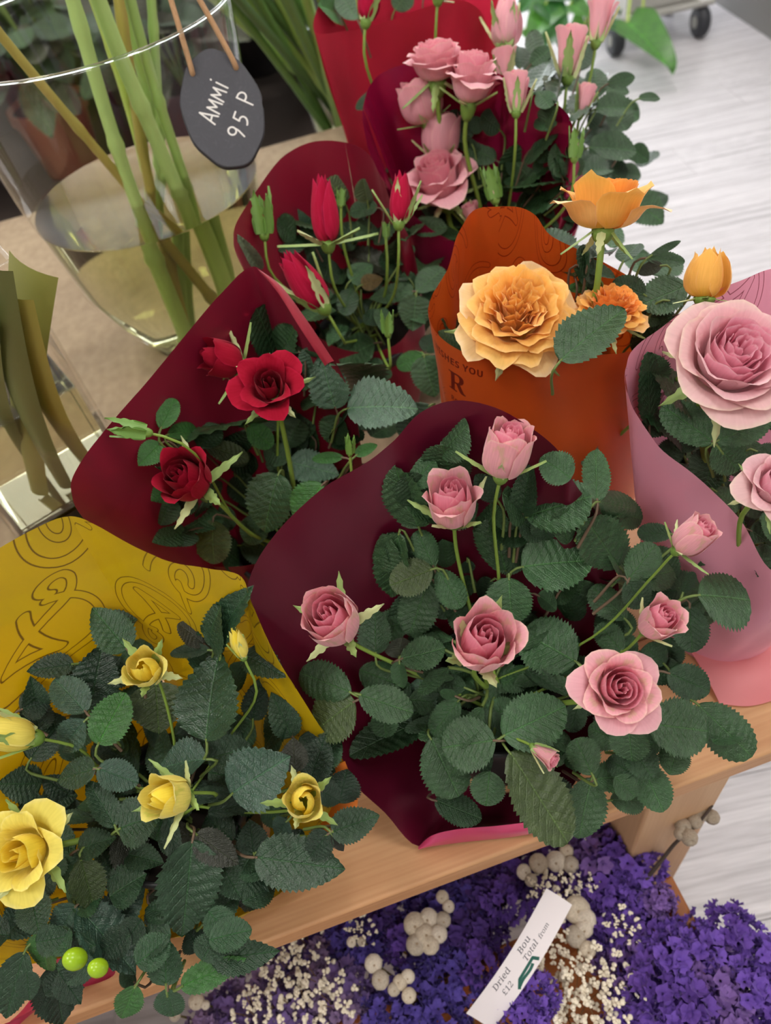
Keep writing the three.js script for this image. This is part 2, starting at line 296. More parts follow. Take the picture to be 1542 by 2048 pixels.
bloomKind('flared', add => layered(add, 19, (i, t, th) => t < 0.62
  ? add({ Rb: 0.08 + 0.46 * t, Rt: 0.02 + 0.36 * t, Hh: 0.92 - 0.04 * t, phi: 1.25, curl: 0.015, spiral: 0.035, ruf: 0.012 }, th, 0)
  : add({ Rb: 0.39 + 0.08 * (t - 0.62), Rt: 0.32 + 0.2 * (t - 0.62), Hh: 0.92 - 0.2 * (t - 0.62), phi: 0.85, curl: 0.04 + 0.26 * (t - 0.62), point: 0.13, ruf: 0.016, round: 0.3 }, th, 1)));
bloomKind('open', add => layered(add, 27, (i, t, th) => t < 0.55
  ? add({ Rb: 0.04 + 0.34 * t, Rt: 0.02 + 0.36 * t, Hh: 0.5 - 0.05 * t, phi: 1.35 - 0.3 * t, curl: 0.015 + 0.02 * t, spiral: 0.02, ruf: 0.006, round: 0.16 }, th, 0)
  : add({ Rb: 0.22 + 0.16 * (t - 0.55), Rt: 0.23 + 0.42 * (t - 0.55), Hh: 0.47 - 0.42 * (t - 0.55), phi: 0.95, curl: 0.06 + 0.18 * (t - 0.55), point: 0.12, ruf: 0.014, round: 0.2 }, th, t > 0.85 ? 2 : 1)));
bloomKind('velvet', add => layered(add, 15, (i, t, th) => t < 0.5
  ? add({ Rb: 0.05 + 0.36 * t, Rt: 0.02 + 0.34 * t, Hh: 0.5 - 0.03 * t, phi: 1.35, curl: 0.015, spiral: 0.025, ruf: 0.005 }, th, 0)
  : add({ Rb: 0.2 + 0.16 * (t - 0.5), Rt: 0.25 + 0.3 * (t - 0.5), Hh: 0.48 - 0.3 * (t - 0.5), phi: 1.0, curl: 0.07 + 0.12 * (t - 0.5), point: 0.2, ruf: 0.02, round: 0.3 }, th, 1)));
bloomKind('garden', add => layered(add, 34, (i, t, th) => t < 0.55
  ? add({ Rb: 0.04 + 0.32 * t, Rt: 0.03 + 0.34 * t, Hh: 0.4 - 0.02 * t, phi: 1.1 - 0.3 * t, curl: 0.02, spiral: 0.025, ruf: 0.012, round: 0.2 }, th, 0)
  : add({ Rb: 0.2 + 0.2 * (t - 0.55), Rt: 0.22 + 0.46 * (t - 0.55), Hh: 0.42 - 0.44 * (t - 0.55), phi: 0.95, curl: 0.03 + 0.14 * (t - 0.55), ruf: 0.012, round: 0.16 }, th, t > 0.8 ? 2 : 1)));
bloomKind('ruffled', add => {
  for (let q = 0; q < 5; q++) for (let i = 0; i < 4; i++) add({ Rb: 0.035 + 0.026 * i, Rt: 0.05 + 0.036 * i, Hh: 0.41 - 0.012 * i + 0.025 * Math.sin(q * 2 + i), phi: 0.85, curl: 0.03, ruf: 0.026, spiral: 0.035, round: 0.14, nu: 8, nv: 7 }, q * 1.2566 + i * 2.2, 0);
  layered(add, 38, (i, t, th) => add({ Rb: 0.15 + 0.13 * t, Rt: 0.2 + 0.24 * t, Hh: 0.42 - 0.28 * t + 0.025 * Math.sin(i * 3.1), phi: 0.7 - 0.12 * t, curl: 0.04 + 0.05 * t, ruf: 0.022, round: 0.24, nu: 9, nv: 8 }, th, t > 0.86 ? 2 : t > 0.4 ? 1 : 0));
});
bloomKind('cup', add => {
  layered(add, 22, (i, t, th) => add({ Rb: 0.06 + 0.22 * t, Rt: 0.05 + 0.3 * t, Hh: 0.6 - 0.03 * t, phi: 1.1 - 0.3 * t, curl: 0.02, ruf: 0.02, spiral: 0.02, round: 0.12 }, th, 0));
  layered(add, 7, (i, t, th) => add({ Rb: 0.33 + 0.06 * t, Rt: 0.4 + 0.08 * t, Hh: 0.6 - 0.24 * t, phi: 0.75, curl: 0.05 + 0.12 * t, point: 0.18, ruf: 0.012, round: 0.3 }, th + 0.5, t > 0.5 ? 2 : 1));
});
bloomKind('bud', add => layered(add, 8, (i, t, th) => add({ Rb: 0.2 + 0.26 * t, Rt: 0.05 + 0.17 * t, Hh: 1.42 - 0.12 * t, phi: 1.15, curl: 0.02 + 0.06 * Math.max(0, t - 0.7), point: 0.1, spiral: 0.05, round: 0.3, ruf: 0.008 }, th, t > 0.5 ? 1 : 0)));
bloomKind('plain', add => layered(add, 9, (i, t, th) => t < 0.45
  ? add({ Rb: 0.24 + 0.24 * t, Rt: 0.03 + 0.14 * t, Hh: 0.98, phi: 1.3, curl: 0.02, spiral: 0.05, ruf: 0.012 }, th, 0)
  : add({ Rb: 0.38 + 0.1 * (t - 0.45), Rt: 0.26 + 0.16 * (t - 0.45), Hh: 0.92 - 0.1 * (t - 0.45), phi: 0.95, curl: 0.03 + 0.2 * (t - 0.45), point: 0.12, spiral: 0.03, ruf: 0.014, round: 0.3 }, th, t > 0.8 ? 2 : 1)));
bloomKind('cone', add => layered(add, 12, (i, t, th) => add({ Rb: 0.1 + 0.2 * t, Rt: 0.08 + 0.36 * t, Hh: 1.3 - 0.08 * t, phi: 1.05, curl: 0.02 + 0.05 * t, ruf: 0.022, spiral: 0.03, round: 0.16 }, th, t > 0.6 ? 1 : 0)));
bloomKind('green', add => layered(add, 3, (i, t, th) => add({ Rb: 0.34, Rt: 0.05, Hh: 1.15, phi: 1.3, spiral: 0.05, round: 0.4 }, th, 0)));

const sepalGeo = gridGeo(6, 14, (u, v) => { const x0 = u * 2 - 1, w = 0.15 * (v + 0.05) ** 0.3 * (1 - v) ** 0.8 * 1.5, barb = 1 + 0.25 * Math.sin(v * 26) * sm(0.2, 0.5, v) * (Math.abs(x0) > 0.9 ? 1 : 0); return [V3(x0 * w * barb, Math.abs(x0) * 0.05 - 0.06 * v, v), 0.5 + x0 * 0.3, v]; });
const sepalMats = [phys({ color: lin(150, 178, 104), roughness: 0.55, transmission: 0.1, thickness: 0 }), phys({ color: lin(198, 208, 150), roughness: 0.6, transmission: 0.1, thickness: 0 }), phys({ color: lin(108, 148, 66), roughness: 0.5, transmission: 0.1, thickness: 0 })];
const calyxGeo = new THREE.LatheGeometry([[0, -0.16], [0.06, -0.15], [0.1, -0.1], [0.125, -0.04], [0.13, 0.02], [0.1, 0.05], [0, 0.05]].map(p => new THREE.Vector2(...p)), 14);
// spec: [px, py, h, widthPx, kind, [axis in image right, up, towards camera], options]
function addBloom(plant, root, colours, [px, py, h, wpx, kind, ax, o = {}]) {
  const P = inside(at(px, py, h), px, py, 0.025), axis = V3(0, 0, 0).addScaledVector(CR, ax[0]).addScaledVector(CU, ax[1]).addScaledVector(CB, ax[2]).normalize();
  const d = depthOf(P), S = wpx * d / F, g = new THREE.Group(); g.name = kind === 'green' ? 'rose_bud' : 'rose_bloom';
  plant.add(g);
  const lift = { half: 0.45, plain: 0.42, flared: 0.4, open: 0.25, velvet: 0.25, garden: 0.22, ruffled: 0.2, cup: 0.3, bud: 0.6, cone: 0.6, green: 0.6 }[kind] * S * (o.tall ?? 1);
  const base = P.clone().addScaledVector(axis, -lift);
  g.position.copy(base).sub(plant.position);
  const y = axis, tmp = Math.abs(y.y) > 0.9 ? V3(1, 0, 0) : V3(0, 1, 0), x = new THREE.Vector3().crossVectors(tmp, y).normalize(), z = new THREE.Vector3().crossVectors(x, y);
  g.quaternion.setFromRotationMatrix(new THREE.Matrix4().makeBasis(x, y, z));
  g.scale.set(S, S * (o.tall ?? 1), S);
  const spin = o.spin ?? rnd() * 6.28;
  if (kind !== 'green') kinds[kind].forEach(([geo, turn, step]) => { const m = part('petal', geo, colours[step], g); m.rotation.y = turn + spin; });
  else kinds.green.forEach(([geo, turn]) => { const m = part('petal', geo, o.tip ?? colours[1], g); m.rotation.y = turn + spin; m.scale.set(0.85, 0.96, 0.85); });
  // calyx and sepals
  const cs = { plain: 1.25, bud: 1.5, green: 1.9, cone: 1.3, half: 1.25, flared: 1.25 }[kind] ?? 1;
  const c = part('calyx', calyxGeo, CALYX, g); c.scale.setScalar(cs); c.position.y = -0.02;
  const n = 5, lean = o.sepal ?? { half: 1.15, plain: 0.9, flared: 0.75, bud: 0.35, cone: 0.35, green: 0.1, open: 2.0, velvet: 1.6, garden: 2.2, ruffled: 2.2, cup: 2.6 }[kind], sl = (o.sepalLen ?? ({ half: 0.78, plain: 0.85, flared: 0.85, bud: 1.15, cone: 1.2, green: 1.55 }[kind] ?? 0.42));
  for (let i = 0; i < n; i++) {
    const a = i * 1.2566 + spin + 0.3, le = kind === 'green' ? 0.16 : lean + rr(-0.3, 0.3), dir = V3(Math.cos(a) * Math.sin(le), Math.cos(le), Math.sin(a) * Math.sin(le)), out = V3(Math.cos(a) * Math.cos(le), -Math.sin(le), Math.sin(a) * Math.cos(le));
    const s = part('sepal', sepalGeo, sepalMats[kind === 'green' ? 2 : (i % 3 === 0 ? 1 : 0)], g);
    const r0 = 0.09 * cs + (kind === 'green' ? 0.06 : 0.02); s.position.set(Math.cos(a) * r0, 0.0, Math.sin(a) * r0);
    orient(s, dir, out, sl * (kind === 'green' ? 1.5 : 0.95), sl, sl * rr(0.85, 1.15));
  }
  // stem down to the pot
  const b0 = base.clone().addScaledVector(axis, -0.12 * S * cs), down = root.clone().sub(b0), b1 = b0.clone().addScaledVector(axis, -0.02).add(V3(0, -0.008, 0));
  const b2 = b0.clone().addScaledVector(down, 0.4); b2.y = b0.y + down.y * 0.62;
  const R = (o.stem ?? clamp(wpx * 0.011, 0.9, 3.1)) * 0.001 * (d / 0.47);
  part('stem', tube([b0.clone().addScaledVector(axis, 0.006), b0, b1, b2, root.clone().add(V3(rr(-0.02, 0.02), 0, rr(-0.02, 0.02)))].map(p => p.sub(plant.position)), R, 16, 8, R * 1.1), stemMat, plant);
}
let wall = null;                                                        // how far the sleeve's back wall stands, pixel cell by cell
function wallOf(surf) { const m = new Map(); for (let i = 0; i < 480; i++) for (let j = 6; j <= 90; j++) { const [a, b, d] = project(surf(i / 480, j / 90)), k = Math.round(a / 14) * 1000 + Math.round(b / 14); if (!(m.get(k) > d)) m.set(k, d); } return m; }
const inside = (P, px, py, gap = 0.012) => { if (!wall) return P; const d = wall.get(Math.round(px / 14) * 1000 + Math.round(py / 14)); return d && depthOf(P) > d - gap ? atD(px, py, d - gap) : P; };
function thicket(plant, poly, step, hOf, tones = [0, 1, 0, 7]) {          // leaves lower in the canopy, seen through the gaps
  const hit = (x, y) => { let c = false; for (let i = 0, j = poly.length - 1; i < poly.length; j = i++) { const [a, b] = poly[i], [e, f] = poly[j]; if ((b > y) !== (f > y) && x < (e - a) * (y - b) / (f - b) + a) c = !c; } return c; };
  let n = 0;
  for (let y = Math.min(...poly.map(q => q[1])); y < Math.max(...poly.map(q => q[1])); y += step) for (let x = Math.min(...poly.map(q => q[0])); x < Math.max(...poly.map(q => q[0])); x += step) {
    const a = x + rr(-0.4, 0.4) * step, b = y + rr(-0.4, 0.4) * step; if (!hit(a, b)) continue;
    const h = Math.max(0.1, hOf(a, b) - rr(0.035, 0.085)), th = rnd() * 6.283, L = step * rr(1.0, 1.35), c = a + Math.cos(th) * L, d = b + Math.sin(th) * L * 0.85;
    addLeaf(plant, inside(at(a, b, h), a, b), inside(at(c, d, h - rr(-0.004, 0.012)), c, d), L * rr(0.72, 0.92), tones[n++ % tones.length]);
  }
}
const potGeo = new THREE.LatheGeometry([[0, 0], [0.04, 0], [0.0415, 0.004], [0.05, 0.082], [0.053, 0.084], [0.054, 0.094], [0.051, 0.096], [0.049, 0.09], [0.048, 0.08], [0, 0.08]].map(p => new THREE.Vector2(...p)), 36);
const potMat = std({ color: lin(34, 34, 36), roughness: 0.5 }), soilMat = std({ color: lin(40, 32, 28), roughness: 1 });
function rosePlant(label, x, z, supportH, opt = {}) {
  const p = thing('potted_rose', label, 'rose plant', V3(x, BENCH + supportH, z));
  part('pot', potGeo, potMat, p);
  part('soil', gridGeo(18, 5, (a, b) => [V3(Math.cos(a * 6.2832) * b * 0.049, 0.084 + 0.004 * fbm(a * 9, b * 9), Math.sin(-a * 6.2832) * b * 0.049), a, b]), soilMat, p);
  const root = V3(x, BENCH + supportH + 0.085, z);
  return [p, root];
}
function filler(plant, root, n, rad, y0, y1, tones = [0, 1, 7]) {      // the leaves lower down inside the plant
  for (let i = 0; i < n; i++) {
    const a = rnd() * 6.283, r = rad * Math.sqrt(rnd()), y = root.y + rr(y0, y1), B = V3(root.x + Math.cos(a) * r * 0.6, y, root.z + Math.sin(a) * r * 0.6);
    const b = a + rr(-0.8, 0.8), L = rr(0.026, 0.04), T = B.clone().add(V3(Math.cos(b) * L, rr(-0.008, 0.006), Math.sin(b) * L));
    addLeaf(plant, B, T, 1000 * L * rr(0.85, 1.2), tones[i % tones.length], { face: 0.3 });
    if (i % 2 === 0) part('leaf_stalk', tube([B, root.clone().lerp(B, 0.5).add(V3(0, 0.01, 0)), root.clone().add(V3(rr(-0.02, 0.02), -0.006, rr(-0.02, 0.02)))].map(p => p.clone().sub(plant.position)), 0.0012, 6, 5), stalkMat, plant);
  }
}

// ---------------------------------------------------------------- film sleeves
function glyph(x, cx, cy, s, rot, kind) {                              // an outlined flourish, as printed on the films
  x.save(); x.translate(cx, cy); x.rotate(rot); x.scale(s, s * 1.4);
  const path = () => {
    x.beginPath();
    if (kind % 3 === 0) { x.arc(0, 0, 1, 0.5, 5.6); x.moveTo(-0.62, 0.12); x.quadraticCurveTo(0.2, -0.1, 0.9, 0.15); x.moveTo(-0.62, 0.12); x.lineTo(0.12, -0.5); x.bezierCurveTo(0.3, 0.2, 0.7, 0.9, 1.15, 0.95); x.bezierCurveTo(1.6, 0.9, 1.3, 0.3, 1.0, 0.55); }
    else if (kind % 3 === 1) { x.moveTo(-0.9, -0.9); x.bezierCurveTo(-0.2, -1.3, -0.1, 0.2, 0.1, 0.7); x.bezierCurveTo(0.3, 1.3, 0.9, 1.1, 0.8, 0.6); x.moveTo(-0.5, 0.2); x.bezierCurveTo(0.1, -0.1, 0.6, -0.2, 0.9, 0); x.moveTo(-0.5, 1.1); x.bezierCurveTo(-0.4, 0.2, 0.1, -0.4, 0.7, -0.9); }
    else { x.moveTo(-1, 0.5); x.bezierCurveTo(-0.8, -0.9, 0.9, -1.2, 0.9, -0.1); x.bezierCurveTo(0.9, 0.9, -0.3, 0.7, -0.2, 0.1); x.bezierCurveTo(-0.1, -0.5, 0.5, -0.3, 0.4, 0.2); x.moveTo(0, 0.3); x.lineTo(0.3, 1.1); }
  };
  x.lineJoin = x.lineCap = 'round'; path(); x.lineWidth = 0.22; x.strokeStyle = x.ink; x.stroke(); path(); x.lineWidth = 0.17; x.strokeStyle = x.paper; x.stroke();
  x.restore();
}
function printTex(ink, dens, extra) {
  return canvasTex(2048, 1024, (x, w, h) => {
    x.paper = '#ffffff'; x.ink = ink; x.fillStyle = x.paper; x.fillRect(0, 0, w, h);
    let k = 0; const st = 250 / dens;
    for (let j = 0; j * st < h + st; j++) for (let i = 0; i * st * 1.15 < w + st; i++) { k++; glyph(x, i * st * 1.15 + (j % 2) * st * 0.55, j * st + ((i * 37) % 40), st * 0.36, ((i * 53 + j * 31) % 12) * 0.5 - 2.2, k); }
    if (extra) extra(x, w, h);
  });
}
const filmMat = (c, o = {}) => phys({ color: c, roughness: 0.5, transmission: 0.22, thickness: 0, ...o });
// rim: [px, py, h] in order round the plant; the film runs down to a ring round the pot's foot
function sleeve(label, x, z, supportH, rim, mat, opt = {}) {
  const t = thing('plastic_sleeve', label, 'sleeve', V3(x, BENCH + supportH, z)), pos = t.position;
  const curve = new THREE.CatmullRomCurve3(rim.map(([a, b, h]) => at(a, b, h)), true, 'centripetal');
  const N = 120, ring = []; for (let i = 0; i <= N; i++) ring.push(curve.getPoint(i / N));
  const rb = opt.rb ?? 0.046, surf = (u, v) => {
    const f = u * N, i = Math.min(Math.floor(f), N - 1), R = ring[i].clone().lerp(ring[i + 1], f - i);
    const dx = R.x - x, dz = R.z - z, l = Math.hypot(dx, dz) || 1, B = V3(x + dx / l * rb, pos.y + 0.002, z + dz / l * rb);
    const P = B.lerp(R, v), bul = (opt.bulge ?? 0.006) * Math.sin(v * 3.1416), cr = (opt.crease ?? 0.0015) * Math.sin(u * 47 + v * 5) * Math.sin(v * 3.1416) + (opt.crease ?? 0.0015) * 2 * fbm(u * 9, v * 3, opt.k ?? 0);
    P.x += dx / l * (bul + cr); P.z += dz / l * (bul + cr); return P;
  };
  const g = gridGeo(N, 18, (u, v) => [surf(u, v).sub(pos), u, v]);
  part('film', g, mat, t);
  return { t, surf };
}
const uvAt = (surf, px, py) => { let best = [0, 0, 1e9]; for (let i = 0; i <= 240; i++) for (let j = 4; j <= 60; j++) { const [a, b, d] = project(surf(i / 240, j / 60)), e = Math.hypot(a - px, b - py) + d * 600; if (e < best[2]) best = [i / 240, j / 60, e]; } return best; };

// ================================================================ FRONT PINK ROSE in the burgundy sleeve
{
  const x = 0.05, z = -0.25;
  const [p, root] = rosePlant('pink mini rose in front with seven half open buds and many dark leaves', x, z, 0);
  wall = wallOf(sleeve('dark burgundy glossy film sleeve round the front pink rose', x, z, 0, [[838, 1693, 0.006], [770, 1625, 0.045], [700, 1560, 0.075], [640, 1480, 0.105], [555, 1360, 0.15], [503, 1250, 0.185], [495, 1180, 0.2], [535, 1090, 0.225], [640, 980, 0.25], [740, 920, 0.268], [790, 880, 0.28], [840, 825, 0.292], [910, 800, 0.3], [990, 815, 0.3], [1060, 855, 0.29], [1120, 905, 0.275], [1145, 960, 0.255], [1205, 1050, 0.2], [1240, 1200, 0.14], [1230, 1380, 0.085], [1180, 1520, 0.05], [1090, 1630, 0.03], [1000, 1655, 0.028], [905, 1660, 0.022]],
    filmMat(lin(102, 17, 45), { metalness: 0.35, roughness: 0.3, transmission: 0.16 }), { k: 2, crease: 0.001 }).surf);
  const hOf = (px, py) => 0.232 - (py - 900) * 0.00019;
  { // the front of the film is folded outwards; its bright pink is reflected light put into the colour
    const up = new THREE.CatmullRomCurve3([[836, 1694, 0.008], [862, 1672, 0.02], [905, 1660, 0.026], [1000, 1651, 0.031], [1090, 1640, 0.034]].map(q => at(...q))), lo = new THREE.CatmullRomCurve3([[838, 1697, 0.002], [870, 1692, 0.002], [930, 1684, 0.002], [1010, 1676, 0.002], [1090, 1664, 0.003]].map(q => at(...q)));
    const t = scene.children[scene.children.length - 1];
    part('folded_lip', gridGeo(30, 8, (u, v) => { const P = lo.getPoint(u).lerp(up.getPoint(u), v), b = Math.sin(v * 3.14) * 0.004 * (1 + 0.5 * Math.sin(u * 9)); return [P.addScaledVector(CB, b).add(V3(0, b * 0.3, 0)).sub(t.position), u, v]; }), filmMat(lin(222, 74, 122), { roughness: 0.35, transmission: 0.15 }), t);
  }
  addLeaves(p, root, [
    [900, 962, 888, 884, 96, 0, 0], [838, 1055, 785, 947, 78, 0, 0], [798, 1065, 768, 1208, 72, 1, 0], [868, 1135, 834, 1061, 54, 0, 1], [865, 1138, 782, 1172, 76, 0, 3, 0.004], [876, 1139, 925, 1216, 60, 0, 1], [855, 1165, 820, 1268, 82, 2, 0], [860, 1170, 895, 1242, 54, 2, 7],
    [995, 1000, 953, 952, 48, 1, 7], [1045, 1029, 1055, 942, 54, 1, 7], [1052, 1034, 1176, 990, 98, 0, 1], [1012, 1144, 985, 1040, 95, 1, 0], [1040, 1040, 1090, 1078, 52, 2, 7], [1042, 1134, 1191, 1113, 116, 0, 1], [1018, 1155, 1021, 1249, 94, 0, 1], [1075, 1190, 1118, 1217, 38, 1, 1], [985, 1160, 948, 1192, 34, 3, 7], [935, 1120, 935, 1152, 30, 2, 7],
    [1194, 1002, 1190, 905, 58, 0, 1], [1196, 1003, 1284, 1021, 60, 1, 0], [1239, 1134, 1165, 1030, 105, 1, 0], [1256, 1160, 1313, 1087, 68, 0, 0], [1344, 1068, 1274, 1064, 40, 1, 7], [1252, 1240, 1185, 1170, 62, 1, 0], [1254, 1160, 1290, 1214, 62, 0, 7], [1245, 1304, 1196, 1248, 56, 1, 0], [1395, 1190, 1505, 1195, 114, 0, 0], [1379, 1212, 1383, 1304, 76, 1, 7], [1364, 1189, 1387, 1142, 26, 1, 7],
    [1005, 1472, 1133, 1412, 118, 0, 1], [991, 1480, 885, 1495, 114, 0, 0], [1019, 1504, 1140, 1688, 112, 0, 3], [1183, 1556, 1155, 1673, 88, 1, 0], [1188, 1559, 1278, 1548, 70, 1, 1], [1185, 1550, 1150, 1478, 68, 0, 0], [1280, 1525, 1327, 1620, 76, 1, 1], [1258, 1454, 1262, 1530, 82, 0, 0], [1294, 1447, 1418, 1462, 116, 0, 0], [1395, 1408, 1510, 1517, 94, 1, 0], [1335, 1345, 1425, 1385, 72, 1, 7], [1160, 1400, 1140, 1466, 48, 1, 7],
    [1153, 1324, 1046, 1262, 118, 1, 1], [1066, 1340, 1000, 1366, 54, 2, 1], [1120, 1365, 1000, 1390, 48, 3, 7],
    [703, 1385, 596, 1345, 82, 0, 0], [710, 1402, 622, 1462, 108, 0, 3], [718, 1388, 826, 1428, 74, 0, 0], [799, 1323, 800, 1380, 34, 0, 1], [801, 1318, 891, 1299, 66, 0, 0], [798, 1317, 800, 1273, 52, 1, 4], [752, 1309, 747, 1216, 66, 1, 7], [848, 1462, 835, 1355, 68, 2, 5], [918, 1400, 862, 1470, 56, 1, 1], [933, 1376, 876, 1362, 44, 1, 7], [915, 1393, 880, 1385, 22, 0, 1], [861, 1475, 920, 1596, 100, 1, 0], [850, 1440, 700, 1500, 78, 3, 7], [870, 1600, 962, 1640, 62, 2, 7],
    [960, 1330, 905, 1330, 60, 2, 7], [1080, 1560, 1150, 1610, 60, 2, 7], [1210, 1480, 1230, 1400, 70, 2, 7], [1330, 1330, 1290, 1290, 60, 2, 7], [930, 1210, 960, 1250, 50, 3, 7], [1130, 1180, 1150, 1250, 60, 3, 7], [1220, 1600, 1290, 1600, 50, 2, 0], [780, 1400, 760, 1340, 50, 3, 7],
  ], hOf);
  thicket(p, [[780, 980], [880, 900], [1060, 970], [1180, 930], [1290, 1030], [1330, 1090], [1470, 1150], [1480, 1230], [1390, 1300], [1420, 1420], [1460, 1490], [1330, 1580], [1200, 1600], [1040, 1580], [870, 1500], [720, 1430], [640, 1390], [660, 1340], [770, 1300], [780, 1130]], 64, hOf);
  filler(p, root, 26, 0.075, 0.0, 0.06);
  [[1014, 905, 0.262, 112, 'half', [0.1, 0.72, 0.6], { tall: 1.05, sepal: 0.9 }], [905, 1010, 0.246, 118, 'flared', [-0.12, 0.62, 0.75], { spin: 0.4 }], [666, 1238, 0.212, 126, 'half', [-0.22, 0.4, 0.85], { tall: 0.95 }], [965, 1288, 0.206, 142, 'flared', [0.02, 0.5, 0.85], { spin: 2.2 }],
  [1237, 1378, 0.186, 172, 'open', [0.02, 0.28, 0.95], { spin: 1 }], [1385, 1075, 0.236, 80, 'half', [0.42, 0.6, 0.66], { tall: 1.1 }], [1314, 1245, 0.206, 90, 'flared', [0.25, 0.5, 0.8], {}], [1088, 1508, 0.13, 44, 'cone', [0.6, -0.3, 0.6], {}]].forEach(s => addBloom(p, root, PINK, s));
}
// ================================================================ YELLOW ROSE
leafSet = [5, 6, 7, 0, 5];
toneSet = [leafMat(lin(64, 100, 74), { roughness: 0.31 }), leafMat(lin(70, 114, 80), { roughness: 0.33 }), leafMat(lin(90, 158, 80), { transmission: 0.2, roughness: 0.34 }), leafMat(lin(88, 108, 62), { roughness: 0.34 }), leafMat(lin(76, 78, 70), { roughness: 0.36 }), leafMat(lin(84, 120, 106), { roughness: 0.28 }), TONES[6], leafMat(lin(48, 80, 60), { roughness: 0.32 }), TONES[8]];   // a darker, glossier variety
const HIP = phys({ color: lin(150, 186, 30), roughness: 0.25 });
{
  const x = -0.19, z = -0.215;
  const [p, root] = rosePlant('yellow mini rose at the lower left with glossy dark leaves', x, z, 0);
  const mat = filmMat(lin(206, 173, 0), { map: printTex('#8a7a40', 1, null), roughness: 0.42, transmission: 0.25 });
  wall = wallOf(sleeve('yellow printed film sleeve round the yellow rose', x, z, 0, [[140, 1033, 0.285], [200, 1055, 0.282], [280, 1100, 0.275], [350, 1127, 0.268], [420, 1138, 0.26], [480, 1152, 0.25], [500, 1195, 0.235], [545, 1300, 0.2], [625, 1430, 0.14], [690, 1530, 0.09], [705, 1600, 0.06], [655, 1700, 0.03], [540, 1800, 0.02], [380, 1868, 0.025], [200, 1900, 0.04], [20, 1930, 0.07], [-150, 1900, 0.12], [-210, 1600, 0.18], [-170, 1300, 0.24], [-70, 1150, 0.268], [60, 1062, 0.282]], mat, { k: 5 }).surf);
  { const t = scene.children[scene.children.length - 1], a = new THREE.CatmullRomCurve3([[690, 1522, 0.1], [716, 1600, 0.075], [692, 1650, 0.055], [610, 1702, 0.035]].map(q => at(...q))), b = new THREE.CatmullRomCurve3([[664, 1528, 0.09], [668, 1600, 0.065], [640, 1650, 0.045], [590, 1704, 0.03]].map(q => at(...q)));
    part('orange_edge', gridGeo(20, 4, (u, v) => [a.getPoint(u).lerp(b.getPoint(u), v).addScaledVector(CB, 0.003 * Math.sin(v * 3)).sub(t.position), u, v]), filmMat(lin(232, 124, 18)), t); }
  const hOf = (px, py) => 0.215 - (py - 1200) * 0.000185;
  addLeaves(p, root, [
    [255, 1300, 185, 1214, 86, 0, 1], [148, 1328, 53, 1340, 50, 1, 7], [178, 1425, 205, 1290, 106, 1, 7], [172, 1425, 107, 1352, 78, 0, 5], [171, 1440, 110, 1510, 62, 0, 5], [196, 1489, 248, 1388, 82, 0, 2, 0.004], [191, 1537, 110, 1560, 62, 0, 0], [195, 1537, 275, 1565, 68, 0, 5], [311, 1365, 318, 1470, 114, 1, 3], [185, 1520, 240, 1480, 48, 2, 7], [413, 1518, 302, 1530, 84, 0, 5], [412, 1483, 426, 1300, 122, 0, 0, 0.004], [413, 1518, 499, 1495, 76, 1, 0], [462, 1588, 572, 1515, 128, 0, 5], [427, 1297, 480, 1180, 62, 0, 0], [410, 1290, 360, 1245, 52, 1, 4], [420, 1300, 335, 1305, 30, 0, 7], [505, 1440, 520, 1360, 54, 2, 7], [585, 1475, 545, 1390, 62, 2, 0], [590, 1545, 585, 1475, 58, 1, 4], [620, 1560, 650, 1470, 72, 2, 7], [640, 1580, 684, 1602, 52, 1, 7],
    [231, 1654, 174, 1556, 60, 0, 0], [237, 1658, 318, 1625, 96, 0, 0], [154, 1700, 228, 1672, 58, 0, 0], [161, 1716, 193, 1829, 78, 0, 3, 0.004], [153, 1706, 105, 1786, 50, 1, 1], [236, 1665, 296, 1767, 86, 1, 4], [155, 1815, 281, 1944, 104, 0, 5], [205, 1850, 285, 1782, 82, 1, 5], [153, 1810, 100, 1890, 64, 0, 5], [89, 1867, 84, 1948, 62, 0, 2], [50, 1828, 92, 1840, 46, 0, 2], [70, 1820, 5, 1870, 82, 1, 5], [104, 1930, 130, 2055, 110, 1, 7], [49, 1903, 2, 2050, 72, 0, 0], [384, 1680, 366, 1889, 126, 0, 0, 0.004], [332, 1972, 330, 1878, 70, 0, 1], [271, 1971, 240, 2046, 56, 0, 2], [272, 1965, 236, 1945, 42, 1, 1], [362, 1973, 490, 1917, 60, 0, 2, 0.004], [420, 1917, 555, 1906, 74, 0, 0], [335, 1977, 345, 2040, 62, 0, 1], [391, 1667, 477, 1732, 72, 0, 4], [508, 1712, 478, 1838, 92, 1, 7], [510, 1714, 690, 1740, 116, 0, 0], [508, 1710, 500, 1640, 64, 1, 7], [662, 1664, 758, 1630, 72, 0, 0], [658, 1665, 612, 1722, 60, 0, 7], [405, 1848, 474, 1792, 62, 1, 1], [430, 1890, 470, 1835, 64, 1, 7], [400, 1900, 375, 1860, 62, 1, 7], [663, 1668, 690, 1705, 24, 0, 4], [575, 1640, 550, 1678, 48, 1, 5], [300, 1810, 335, 1862, 58, 1, 7], [385, 1668, 322, 1682, 58, 1, 4],
    [250, 1600, 300, 1530, 60, 3, 7], [90, 1640, 40, 1580, 60, 3, 7], [520, 1600, 440, 1630, 70, 3, 7], [340, 1760, 300, 1830, 60, 3, 7], [250, 1750, 200, 1700, 60, 3, 7], [560, 1740, 600, 1660, 60, 3, 7], [60, 1520, 110, 1450, 70, 2, 7], [40, 1420, 100, 1400, 60, 2, 7], [480, 1560, 540, 1500, 60, 3, 7], [120, 1600, 160, 1640, 50, 2, 7],
  ], hOf);
